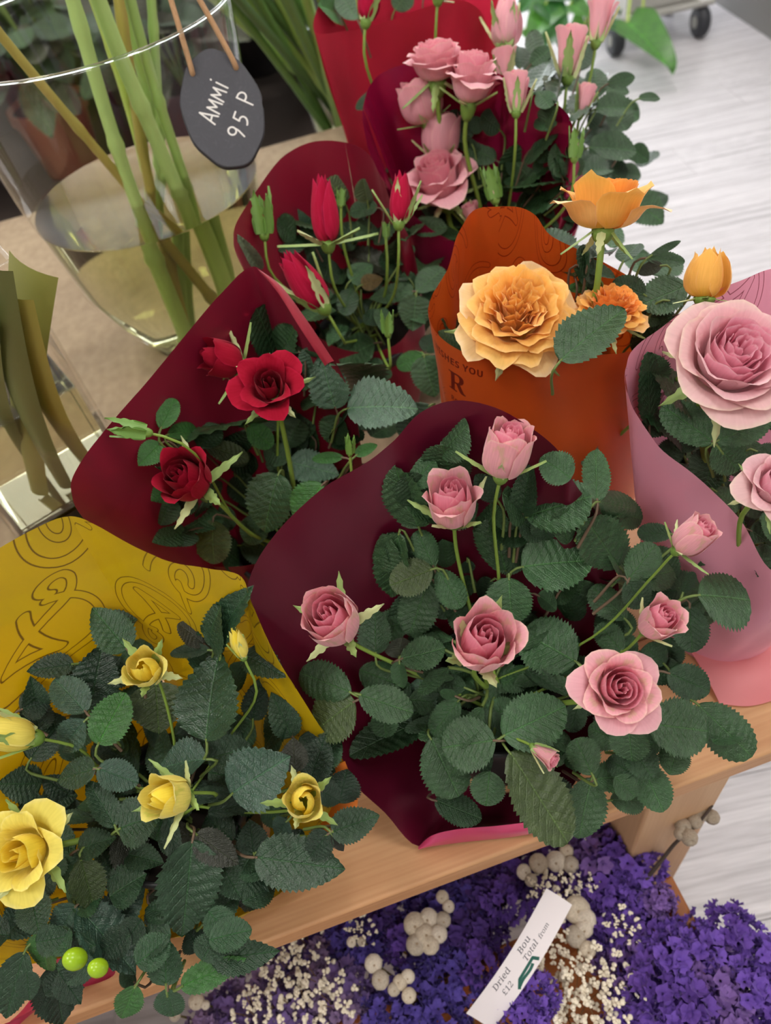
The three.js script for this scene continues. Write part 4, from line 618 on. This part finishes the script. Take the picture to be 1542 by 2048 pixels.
{ // square vase with strap leaves at the left edge
  const base = at(140, 985, 0.05), v = thing('glass_vase', 'square thick based glass vase at the left edge with broad strap leaves', 'vase', base); v.rotation.y = 0.5;
  const s = 0.125, hh = 0.24, shp = new THREE.Shape([[-1, -1], [1, -1], [1, 1], [-1, 1]].map(q => new THREE.Vector2(q[0] * s / 2, q[1] * s / 2)));
  for (const [dx, dz, w, d] of [[0, s / 2, s, 0.004], [0, -s / 2, s, 0.004], [s / 2, 0, 0.004, s - 0.008], [-s / 2, 0, 0.004, s - 0.008]]) part('glass_side', box(w, hh, d, 0.001), clearGlass, v, V3(dx, hh / 2 + 0.034, dz));
  part('glass_base', box(s, 0.034, s, 0.007), solidGlass, v, V3(0, 0.017, 0));
  part('water', box(s - 0.012, 0.11, s - 0.012, 0.002), waterMat, v, V3(0, 0.0905, 0));
  const straps = [[20, 610, 0.55, 0.022, 3, 0.0], [-20, 560, 0.52, 0.02, 1, 1.2], [60, 560, 0.58, 0.024, 2, 2.3], [-40, 640, 0.54, 0.018, 1, 3.6]];
  const strapMats = [std({ color: lin(120, 126, 56), roughness: 0.5 }), std({ color: lin(96, 104, 56), roughness: 0.5 }), std({ color: lin(136, 136, 70), roughness: 0.5 }), std({ color: lin(160, 154, 72), roughness: 0.5 })];
  straps.forEach(([a, b, d, w, m, k], i) => {
    const T = atD(a, b, d), B = base.clone().add(V3(Math.cos(k) * 0.03, 0.04, Math.sin(k) * 0.03)), dir = T.clone().sub(B), side = new THREE.Vector3().crossVectors(dir, CB).normalize(), nn = new THREE.Vector3().crossVectors(side, dir).normalize();
    const gg = gridGeo(6, 18, (u, q) => { const x = (u - 0.5) * 2; return [dir.clone().multiplyScalar(q * 1.05).addScaledVector(side, x * w * (0.5 + 0.4 * q)).addScaledVector(nn, -0.006 * x * x + 0.012 * Math.sin(q * 3)), u, q]; });
    solo('strap_leaf', gg, Object.assign(strapMats[m], { side: THREE.DoubleSide }), ['broad yellow green strap leaf in the square vase', 'dull green strap leaf farthest left in the square vase', 'widest pale strap leaf in the square vase', 'narrow dull green strap leaf in front in the square vase'][i], 'leaf', B, 'strap leaves in the square vase');
  });
}
{ // vase behind, with a sheaf of leaning green stems, on a dark crate
  const base = at(735, 330, -0.14), st = thing('plant_stand', 'low dark stand behind the taupe table', 'stand', base.clone().setY(0));
  const dark = std({ color: lin(62, 52, 46), roughness: 0.7 });
  part('top', box(0.4, 0.02, 0.4), dark, st, V3(0, base.y - 0.011, 0)); for (const [x, z] of [[-1, -1], [1, -1], [1, 1], [-1, 1]]) part('leg', box(0.04, base.y - 0.02, 0.04), dark, st, V3(x * 0.17, (base.y - 0.02) / 2, z * 0.17));
  const v = thing('glass_vase', 'clear glass vase at the back holding a sheaf of green stems', 'vase', base);
  part('glass', lathe([[0, 0.004], [0.07, 0.004], [0.085, 0.02], [0.1, 0.12], [0.12, 0.3], [0.122, 0.302]]), clearGlass, v);
  part('rim', new THREE.TorusGeometry(0.12, 0.002, 8, 60).rotateX(Math.PI / 2), solidGlass, v, V3(0, 0.302, 0));
  part('water', lathe([[0, 0.006], [0.067, 0.006], [0.082, 0.022], [0.096, 0.12], [0.104, 0.17], [0, 0.17]]), waterMat, v);
  for (let i = 0; i < 14; i++) { const T = atD(420 + i * 21 + rr(-8, 8), -15, rr(1.02, 1.12)), B = base.clone().add(V3(Math.cos(i * 2.4) * 0.045, 0.015, Math.sin(i * 2.4) * 0.045)), top = T.add(T.clone().sub(B).multiplyScalar(0.15)).sub(B); solo('cut_stem', tube([V3(0, 0, 0), top.clone().multiplyScalar(0.5).add(V3(0.004, 0, 0.004)), top], rr(0.0065, 0.009), 12, 7), [greens[1], std({ color: lin(92, 130, 58), roughness: 0.5 }), std({ color: lin(74, 108, 52), roughness: 0.5 })][i % 3], 'green stem leaning in back vase', 'stem', B, 'sheaf of stems in the back vase'); }
}
// ================================================================ plants standing farther back
{
  const terracotta = std({ color: lin(170, 104, 80), roughness: 0.8 }), darkPot = std({ color: lin(50, 46, 48), roughness: 0.7 }), plum = std({ color: lin(92, 66, 76), roughness: 0.8 });
  const pot2 = lathe([[0, 0], [0.075, 0], [0.1, 0.15], [0.108, 0.152], [0.108, 0.18], [0.1, 0.18], [0.096, 0.165], [0, 0.165]], 32);
  const st = thing('plant_rack', 'long dark rack of potted plants behind the glass vases', 'rack', V3(-0.8, 0, -2.4));
  const dk = std({ color: lin(58, 48, 42), roughness: 1 }), dim = [lin(58, 88, 56), lin(70, 104, 62), lin(84, 84, 62)].map(c => leafMat(c, { roughness: 0.75, transmission: 0.1 }));
  part('shelf_board', box(2.4, 0.03, 1.0), dk, st, V3(0, 0.3, 0)); for (const [x, z] of [[-1.1, -0.4], [1.1, -0.4], [1.1, 0.4], [-1.1, 0.4]]) part('leg', box(0.05, 0.285, 0.05), dk, st, V3(x, 0.1425, z));
  part('added_dark_panel', box(2.4, 0.75, 0.02), dk, st, V3(0, 0.69, -0.49));  // added dark panel: covers the bright floor and cuts window light behind the vases
  const list = [[0.12, -2.1, darkPot, 0, 1.1, 'dark leaved plant in a black pot behind the back vase'], [-0.28, -1.98, plum, 1, 1.15, 'dark green plant in a plum pot behind the slate tag'], [-0.66, -2.05, terracotta, 2, 1.1, 'leafy plant in a terracotta pot behind the ammi stems'], [-1.02, -1.95, terracotta, 0, 1.15, 'bushy plant in a terracotta pot seen left of the ammi stems'], [-1.42, -2.0, darkPot, 1, 1.2, 'tall dark plant in a black pot at the far left'], [-0.08, -2.5, darkPot, 2, 1.3, 'brownish plant in a black pot in the back row behind the slate tag'], [-0.5, -2.5, plum, 1, 1.3, 'dark green plant in a plum pot in the back row'], [-0.95, -2.5, darkPot, 0, 1.3, 'wide dark plant in a black pot in the back row'], [-1.4, -2.5, plum, 2, 1.3, 'plant in a plum pot in the back row at far left']];
  for (let [x, z, m, tone, k, label] of list) {
    const q = thing('potted_foliage', label, 'plant', V3(x, 0.316, z -= 0.25)); part('pot', pot2, m, q); part('soil', new THREE.CircleGeometry(0.097, 24).rotateX(-Math.PI / 2), soilMat, q, V3(0, 0.168, 0));
    for (let i = 0; i < 46; i++) { const a = i * GA, r = 0.19 * k * Math.sqrt((i + 0.5) / 46), B = V3(x + Math.cos(a) * r * 0.7, 0.5 + k * (0.26 - r * 0.75) + rr(-0.06, 0.03), z + Math.sin(a) * r * 0.7), T = B.clone().add(V3(Math.cos(a + rr(-0.6, 0.6)), rr(-0.5, 0.3), Math.sin(a + rr(-0.6, 0.6))).multiplyScalar(rr(0.09, 0.14) * k)); const lf = part('leaf', LEAF[i % 5], dim[(i + tone) % 3], q, B.clone().sub(q.position)); orient(lf, T.clone().sub(B), V3(0, 1, 0.4), 0.075 * k, 0.1 * k, T.distanceTo(B)); }
    for (let i = 0; i < 4; i++) part('stem', tube([V3(0, 0.16, 0), V3(rr(-0.05, 0.05), 0.3, rr(-0.05, 0.05)), V3(rr(-0.1, 0.1), 0.42 * k, rr(-0.1, 0.1))], 0.005, 8, 6), stalkMat, q);
  }
}
// ================================================================ white trolley with a trailing plant, far right
{
  const o = V3(1.41, 0, -3.2), white = std({ color: lin(236, 236, 238), roughness: 0.4 }), grey = std({ color: lin(168, 166, 160), roughness: 0.6 }), rubber = std({ color: lin(44, 46, 52), roughness: 0.5 });
  const t = thing('plant_trolley', 'white metal trolley on black castors across the floor', 'trolley', o);
  part('basket', mergeGeometries([box(0.34, 0.02, 0.3).translate(0, 0.14, 0), box(0.34, 0.3, 0.012).translate(0, 0.29, 0.15), box(0.34, 0.3, 0.012).translate(0, 0.29, -0.15), box(0.012, 0.3, 0.3).translate(0.17, 0.29, 0), box(0.012, 0.3, 0.3).translate(-0.17, 0.29, 0)]), grey, t);
  part('tray', box(0.4, 0.02, 0.36, 0.008), grey, t, V3(0, 0.12, 0));
  for (const [x, z] of [[-1, -1], [1, -1], [1, 1], [-1, 1]]) { part('post', box(0.05, 0.7, 0.05, 0.01), white, t, V3(x * 0.165, 0.47, z * 0.15)); const c = part('castor', lathe([[0, -0.022], [0.044, -0.022], [0.053, -0.014], [0.055, 0], [0.053, 0.014], [0.044, 0.022], [0, 0.022]], 28).rotateZ(Math.PI / 2), rubber, t, V3(x * 0.165, 0.055, z * 0.15)); part('hub', new THREE.CylinderGeometry(0.02, 0.02, 0.05, 16).rotateZ(Math.PI / 2), grey, c); }
  const bg = leafMat(lin(120, 196, 84), { transmission: 0.3, roughness: 0.35 }), bd = leafMat(lin(70, 150, 66), { transmission: 0.25, roughness: 0.35 });
  const heart = gridGeo(10, 14, (u, v) => { const x = u * 2 - 1, w = 0.5 * Math.min(1, (v * 5 + 0.25) ** 0.6) * (1 - v) ** 0.62 * 1.12; return [V3(x * w, Math.abs(x) * 0.12 - 0.16 * v * v, v - 0.1 * Math.abs(x) * (1 - v) * 0.6), x * w + 0.5, v]; });
  const q = thing('trailing_plant', 'bright green trailing plant with heart shaped leaves on the white trolley', 'plant', o.clone().add(V3(-0.05, 0.152, 0)));
  part('pot', lathe([[0, 0], [0.1, 0], [0.13, 0.2], [0.12, 0.2], [0.11, 0.18], [0, 0.18]], 30), white, q);
  const spots = [[1255, 45, 1345, 125, 2.6], [1285, 60, 1330, 100, 2.75], [1195, 40, 1240, 60, 2.7], [1100, 20, 1060, 70, 2.6], [1090, 10, 1130, 60, 2.6], [1070, -10, 1040, 20, 2.7], [1140, 10, 1180, 30, 2.7], [1120, 60, 1085, 90, 2.8], [1160, -10, 1130, -30, 2.7], [1050, 60, 1080, 95, 2.75], [1210, -5, 1240, 20, 2.8], [1100, -20, 1150, -5, 2.6], [1170, 50, 1140, 85, 2.9]];
  spots.forEach(([a, b, c, d, e], i) => { const B = atD(a, b, e), T = atD(c, d, e - 0.05), lf = part('leaf', heart, i % 3 === 0 ? bg : bd, q, B.clone().sub(q.position)); const L = T.distanceTo(B); orient(lf, T.clone().sub(B), V3(rr(-0.3, 0.3), 0.8, 0.6), L * 0.85, L, L * 1.1); part('stem', tube([V3(0, 0.19, 0), B.clone().sub(q.position).multiplyScalar(0.5).add(V3(0, 0.2, 0)), B.clone().sub(q.position)], 0.005, 12, 6), greens[2], q); });
}
// ================================================================ dried flowers in the crate
{
  const statMats = [[104, 68, 164], [118, 82, 184], [88, 70, 162], [132, 98, 172], [84, 54, 136]].map(c => phys({ color: lin(...c), roughness: 0.85, transmission: 0.15, thickness: 0 }));
  const paleMats = [phys({ color: lin(150, 124, 168), roughness: 0.9, transmission: 0.15, thickness: 0 }), phys({ color: lin(122, 96, 158), roughness: 0.9, transmission: 0.15, thickness: 0 })];
  const floret = (s, k) => gridGeo(18, 3, (u, v) => { const a = u * 6.2832, r = s * (0.18 + 0.82 * v) * (1 + 0.16 * v * Math.sin(a * 5 + k) + 0.14 * v * Math.sin(a * 11 + k * 3)), y = s * (1.0 * v - 0.3 * v * v + 0.34 * v * v * Math.sin(a * 8 + k * 2)); return [V3(Math.cos(a) * r, y, Math.sin(a) * r), u, v]; });
  const clump = k => { const out = []; for (let i = 0; i < 62; i++) { const a = i * GA + k, y = 1 - (i + 0.5) / 62 * 1.2, q = Math.sqrt(Math.max(0, 1 - y * y)), R = 0.023 + 0.006 * fbm(i * 1.3, k), g = floret(rr(0.0046, 0.0072), i), d = V3(Math.cos(a) * q, y, Math.sin(a) * q); g.applyQuaternion(new THREE.Quaternion().setFromUnitVectors(V3(0, 1, 0), d)); g.translate(d.x * R * rr(0.5, 1.3), d.y * R * rr(0.3, 1.15), d.z * R * rr(0.5, 1.3)); out.push(g); } return mergeGeometries(out); };
  const clumps = [0, 1, 2, 3].map(clump);
  const stemG = tube([V3(0, 0, 0), V3(0.004, -0.05, 0.002), V3(0, -0.1, 0)], 0.0016, 6, 5), dryStem = std({ color: lin(128, 118, 70), roughness: 0.9 });
  const sprig = (name, label, cat, group, px, py, h, mat, sc, k) => { const t = thing(name, label, cat, at(px, py, h), group); const f = part('florets', clumps[k % 4], mat, t); f.userData.kind = 'stuff'; part('stem', stemG, dryStem, t); t.rotation.y = k * 1.7; t.scale.setScalar(sc); };
  let k = 0;
  for (const [a, b, s, h] of [[700, 1865, 1], [760, 1845, 1], [800, 1880, 0.9], [862, 1825, 1], [930, 1800, 1.05], [965, 1775, 0.9], [1020, 1755, 0.9], [850, 1925, 1], [905, 1955, 1.1], [950, 1860, 1.1], [1005, 1800, 1], [820, 2000, 1], [740, 1880, 0.9], [900, 1880, 1.1], [960, 1930, 1], [880, 2040, 1], [700, 1900, 0.9], [640, 1840, 0.8], [1100, 1790, 0.8], [770, 2030, 0.9], [560, 1940, 0.9, -0.23], [640, 1900, 0.9, -0.23], [720, 1870, 1, -0.23], [800, 1838, 1, -0.23], [880, 1805, 1, -0.23], [960, 1772, 1, -0.23], [1040, 1738, 1, -0.23]]) sprig('dried_statice', 'violet blue statice clump left of the card', 'dried flower', 'statice left of the card', a, b, h ?? -0.225 + rr(-0.012, 0.012), statMats[[2, 4, 0, 2][k % 4]], s, k++);
  for (const [a, b, s, h] of [[1110, 1715, 1, -0.225], [1160, 1705, 1, -0.22], [1185, 1720, 1.1, -0.205], [1228, 1705, 1.05, -0.2], [1262, 1735, 1.1, -0.2], [1200, 1765, 1.15], [1250, 1800, 1], [1318, 1800, 0.6, -0.195], [1180, 1840, 1], [1230, 1870, 1.1], [1290, 1880, 1.15], [1340, 1920, 1.2, -0.2], [1260, 1940, 1.15], [1310, 1985, 1.2, -0.195], [1400, 1905, 1, -0.2], [1455, 1868, 1, -0.2], [1505, 1905, 0.95, -0.205], [1420, 1965, 1.15, -0.2], [1375, 2020, 1.1, -0.195], [1490, 1985, 1.15, -0.2], [1540, 1955, 1, -0.205], [1260, 2030, 1], [1450, 2040, 1.1, -0.2], [1545, 2040, 1.1, -0.2], [1320, 2050, 1.1, -0.2]]) sprig('dried_statice', 'bright purple statice clump right of the card', 'dried flower', 'statice right of the card', a, b, h ?? -0.215 + rr(-0.01, 0.01), statMats[[0, 1, 0, 1, 3][k % 5]], s, k++);
  for (const [a, b, s] of [[520, 1960, 1], [575, 1915, 1], [640, 1910, 1], [560, 2015, 1.1], [635, 1985, 1], [700, 1965, 1], [690, 2030, 1], [460, 2030, 1], [500, 2060, 1], [610, 2050, 1], [420, 2060, 0.9]]) sprig('dried_statice', 'faded lilac statice clump at lower left', 'dried flower', 'faded lilac statice', a, b, -0.22 + rr(-0.01, 0.01), paleMats[k % 2], s, k++);
  for (const [a, b, s, h, i] of [[1062, 1992, 0.85, -0.165, 1], [1050, 2040, 0.85, -0.165, 0]]) sprig('dried_statice', ['lowest purple statice clump lying over the price card', 'purple statice clump lying over the lower end of the price card'][i], 'dried flower', undefined, a, b, h, statMats[1], s, k++);
  // cream balls with a dimpled crown
  const ballG = (() => { const g = new THREE.SphereGeometry(1, 26, 18), p = g.attributes.position; for (let i = 0; i < p.count; i++) { const x = p.getX(i), y = p.getY(i), z = p.getZ(i), r = Math.hypot(x, z), d = 1 - 0.32 * Math.exp(-((r / 0.3) ** 2)) * (y > 0 ? 1 : 0) + 0.04 * fbm(x * 5, y * 5, z * 5) + 0.015 * Math.sin(Math.atan2(z, x) * 18); p.setXYZ(i, x * d, y * d * 0.82, z * d); } g.computeVertexNormals(); return g; })();
  const ballMats = [[210, 196, 176], [222, 210, 194], [190, 178, 162]].map(c => std({ map: dataTex(64, 64, (x, y) => { const n = fbm(x * 18, y * 18, c[0]) * 40; return c.map(q => q + n); }), roughness: 1 }));
  const eye = std({ color: lin(168, 146, 122), roughness: 1 }), eyeG = new THREE.SphereGeometry(0.2, 10, 8).scale(1, 0.4, 1).translate(0, 0.56, 0);
  const groups = [['cream ball flower left of the card', 'cream balls left of the card', [[830, 1849, 23], [858, 1836, 19], [886, 1840, 16], [850, 1870, 22], [877, 1868, 18], [832, 1889, 20], [860, 1889, 19], [747, 1927, 18], [761, 1960, 18], [800, 1965, 15], [816, 1953, 14], [788, 1979, 13], [818, 1991, 15], [703, 1884, 10], [723, 1883, 9], [885, 1794, 13], [897, 1813, 12]]], ['greyish cream ball flower beside card top', 'cream balls above the card', [[1077, 1727, 19], [1112, 1723, 20], [1141, 1729, 17], [1133, 1702, 14], [1048, 1744, 15], [1062, 1760, 13], [1154, 1820, 27], [1170, 1838, 22], [1152, 1873, 21], [1175, 1899, 17], [1168, 1858, 18]]], ['small cream ball flower under yellow rose', 'cream balls under the yellow rose', [[393, 2003, 16], [411, 2010, 9], [350, 2030, 12]]]];
  for (const [label, gr, l] of groups) l.forEach(([a, b, r], i) => { const P = at(a, b, -0.185), d = depthOf(P), t = thing('dried_ball_flower', label, 'dried flower', P, gr); const m = part('head', ballG, ballMats[i % 3], t); m.scale.setScalar(r * d / F); const tilt = V3(rr(-0.4, 0.4), 1, rr(0.1, 0.9)).normalize(); m.quaternion.setFromUnitVectors(V3(0, 1, 0), tilt); part('eye', eyeG, eye, m); part('stem', tube([V3(0, -0.004, 0), V3(0.003, -0.03, 0), V3(rr(-0.01, 0.01), -0.08, 0)], 0.001, 6, 5), dryStem, t); });
  // gypsophila sprays: tiny cream florets on wiry stalks
  const gyp = kk => { const fl = [], st = []; for (let i = 0; i < 20; i++) { const a = i * GA + kk + rr(-0.5, 0.5), r = 0.03 * Math.sqrt((i + 0.5) / 24) * rr(0.7, 1.1), P = V3(Math.cos(a) * r, rr(-0.006, 0.02) - r * r * 8, Math.sin(a) * r); for (let j = 0; j < 5; j++) { const g = new THREE.IcosahedronGeometry(rr(0.0011, 0.0021), 1), q = g.attributes.position; for (let m = 0; m < q.count; m++) { const f = 1 + 0.35 * fbm(q.getX(m) * 900 + i, q.getY(m) * 900, q.getZ(m) * 900); q.setXYZ(m, q.getX(m) * f, q.getY(m) * f, q.getZ(m) * f); } g.computeVertexNormals(); g.translate(P.x + rr(-0.0024, 0.0024), P.y + rr(-0.0016, 0.0016), P.z + rr(-0.0024, 0.0024)); fl.push(g); } if (i % 3 === 0) st.push(tube([P, P.clone().multiplyScalar(0.5).add(V3(0, -0.014, 0)), V3(0, -0.045, 0)], 0.0004, 5, 4)); } return [mergeGeometries(fl), mergeGeometries(st)]; };
  const gyps = [0, 1, 2].map(gyp), gm = std({ color: lin(238, 228, 208), roughness: 1 }), gs = std({ color: lin(150, 116, 76), roughness: 0.9 });
  [['cream gypsophila spray right of the card', 'gypsophila right of the card', [[1120, 1960, 1.1], [1160, 1930, 1], [1180, 1990, 1.2], [1140, 2020, 1.2], [1215, 1950, 0.9], [1200, 2040, 1.1], [1100, 2000, 0.8], [1240, 1850, 0.7], [1100, 1880, 0.8], [1290, 1985, 0.45]]], ['cream gypsophila spray above the card', 'gypsophila above the card', [[1120, 1770, 0.9], [1085, 1780, 0.7], [1165, 1770, 0.6]]], ['cream gypsophila spray at lower left', 'gypsophila lower left', [[600, 1880, 0.9], [560, 1930, 1], [630, 1960, 1], [600, 2020, 1.1], [540, 1990, 0.9], [660, 2010, 1], [500, 2030, 0.9], [720, 1860, 0.6]]]].forEach(([label, gr, l]) => l.forEach(([a, b, s], i) => { const t = thing('dried_gypsophila', label, 'dried flower', at(a, b, -0.185), gr); part('florets', gyps[i % 3][0], gm, t).userData.kind = 'stuff'; part('stalks', gyps[i % 3][1], gs, t).userData.kind = 'stuff'; t.rotation.y = i * 2.2; t.scale.setScalar(s); }));
  // pussy willow twig
  const P = (a, b, h) => at(a, b, h), W0 = P(1285, 1768, -0.19), tw = thing('willow_twig', 'dark twig with grey furry catkins sticking out of the crate', 'twig', W0), pts = [[1285, 1768, -0.19], [1330, 1712, -0.15], [1352, 1685, -0.135], [1388, 1655, -0.12], [1412, 1628, -0.11], [1425, 1610, -0.105]].map(q => P(...q).sub(W0));
  part('twig', tube(pts, 0.0022, 24, 7, 0.0012), std({ color: lin(74, 62, 56), roughness: 0.8 }), tw);
  const fur = std({ map: dataTex(64, 64, (x, y) => { const n = fbm(x * 30, y * 30) * 60; return [166 + n, 152 + n, 136 + n]; }), roughness: 1 });
  for (const [a, b, r] of [[1366, 1652, 16], [1378, 1674, 17], [1390, 1642, 15], [1404, 1628, 14], [1424, 1634, 15], [1360, 1668, 12]]) { const q = P(a, b, -0.118), m = part('catkin', ballG, fur, tw, q.clone().sub(W0)); m.scale.set(1, 1.3, 1).multiplyScalar(r * depthOf(q) / F); m.rotation.set(rr(0.2, 0.8), rr(0, 3), rr(-0.6, 0.6)); }
  // the price card
  const A = atD(958, 2042, 0.63), B = atD(1118, 1792, 0.63), dir = B.clone().sub(A), side = new THREE.Vector3().crossVectors(dir.clone().normalize(), CB).normalize(), cn = new THREE.Vector3().crossVectors(side, dir).normalize(), wd = 0.0128;
  const tex = canvasTex(1024, 256, (x, w, h) => {
    x.fillStyle = '#ece4e8'; x.fillRect(0, 0, w, h); x.fillStyle = '#3a3844'; x.font = 'italic 70px serif'; x.fillText('Dried', 250, 92); x.fillText('Bou', 560, 92); x.font = 'italic 64px serif'; x.fillText('£12', 260, 176); x.fillText('Total', 540, 164); x.font = 'italic 48px serif'; x.fillText('from', 720, 168);
    x.strokeStyle = '#1f5a50'; x.lineWidth = 24; x.lineJoin = 'round'; x.beginPath(); x.moveTo(360, 236); x.lineTo(420, 192); x.lineTo(590, 186); x.lineTo(610, 236); x.stroke(); x.beginPath(); x.moveTo(380, 226); x.bezierCurveTo(460, 200, 480, 236, 560, 212); x.stroke();
  });
  const cg = (off) => gridGeo(4, 20, (u, v) => { const x = (u - 0.5) * 2; return [dir.clone().multiplyScalar(v).addScaledVector(side, x * wd).addScaledVector(cn, 0.007 * Math.sin(v * 3.14) + 0.001 * x * x + off), v, 1 - u]; });
  const card = thing('price_card', 'narrow white handwritten price card lying among the dried flowers', 'card', A);
  part('front', cg(0), phys({ map: tex, roughness: 0.7 }), card); part('back', cg(-0.0005), phys({ color: lin(232, 226, 228), roughness: 0.7 }), card);
  // kraft paper wrap round one bunch
  const kp = thing('paper_wrap', 'brown kraft paper wrap round a bunch at the bottom of the crate', 'paper', at(868, 2050, -0.24));
  part('paper', gridGeo(28, 5, (u, v) => { const a = u * 5.6, r = 0.018 + 0.02 * v + 0.002 * Math.sin(u * 20); return [V3(Math.cos(a) * r, -0.05 + 0.075 * v + 0.006 * Math.sin(a * 2) * v, Math.sin(a) * r), u, v]; }), phys({ color: lin(150, 116, 80), roughness: 0.9 }), kp);
}
// ---------------------------------------------------------------- things that look alike are told apart by their place
{
  const by = {}; scene.updateMatrixWorld(true);
  for (const o of scene.children) if (o.userData.group && o.userData.label) (by[o.userData.group + '|' + o.userData.label] ??= []).push(o);
  const ord = ['first', 'second', 'third', 'fourth', 'fifth', 'sixth', 'seventh', 'eighth', 'ninth'];
  for (const list of Object.values(by)) {
    if (list.length < 2) continue;
    const c = new THREE.Box3(), v = V3(), at2 = list.map(o => { const [x, y] = project(c.setFromObject(o).getCenter(v)); return { o, x, y }; }).sort((a, b) => a.y - b.y);
    const rows = Math.ceil(list.length / 7), per = Math.ceil(list.length / rows);
    for (let r = 0; r < rows; r++) at2.slice(r * per, (r + 1) * per).sort((a, b) => a.x - b.x).forEach(({ o }, i) => { o.userData.label += rows === 1 ? `, ${ord[i]} from left` : `, ${ord[r]} row down, ${ord[i]} from left`; });
  }
}
renderer.render(scene, camera);
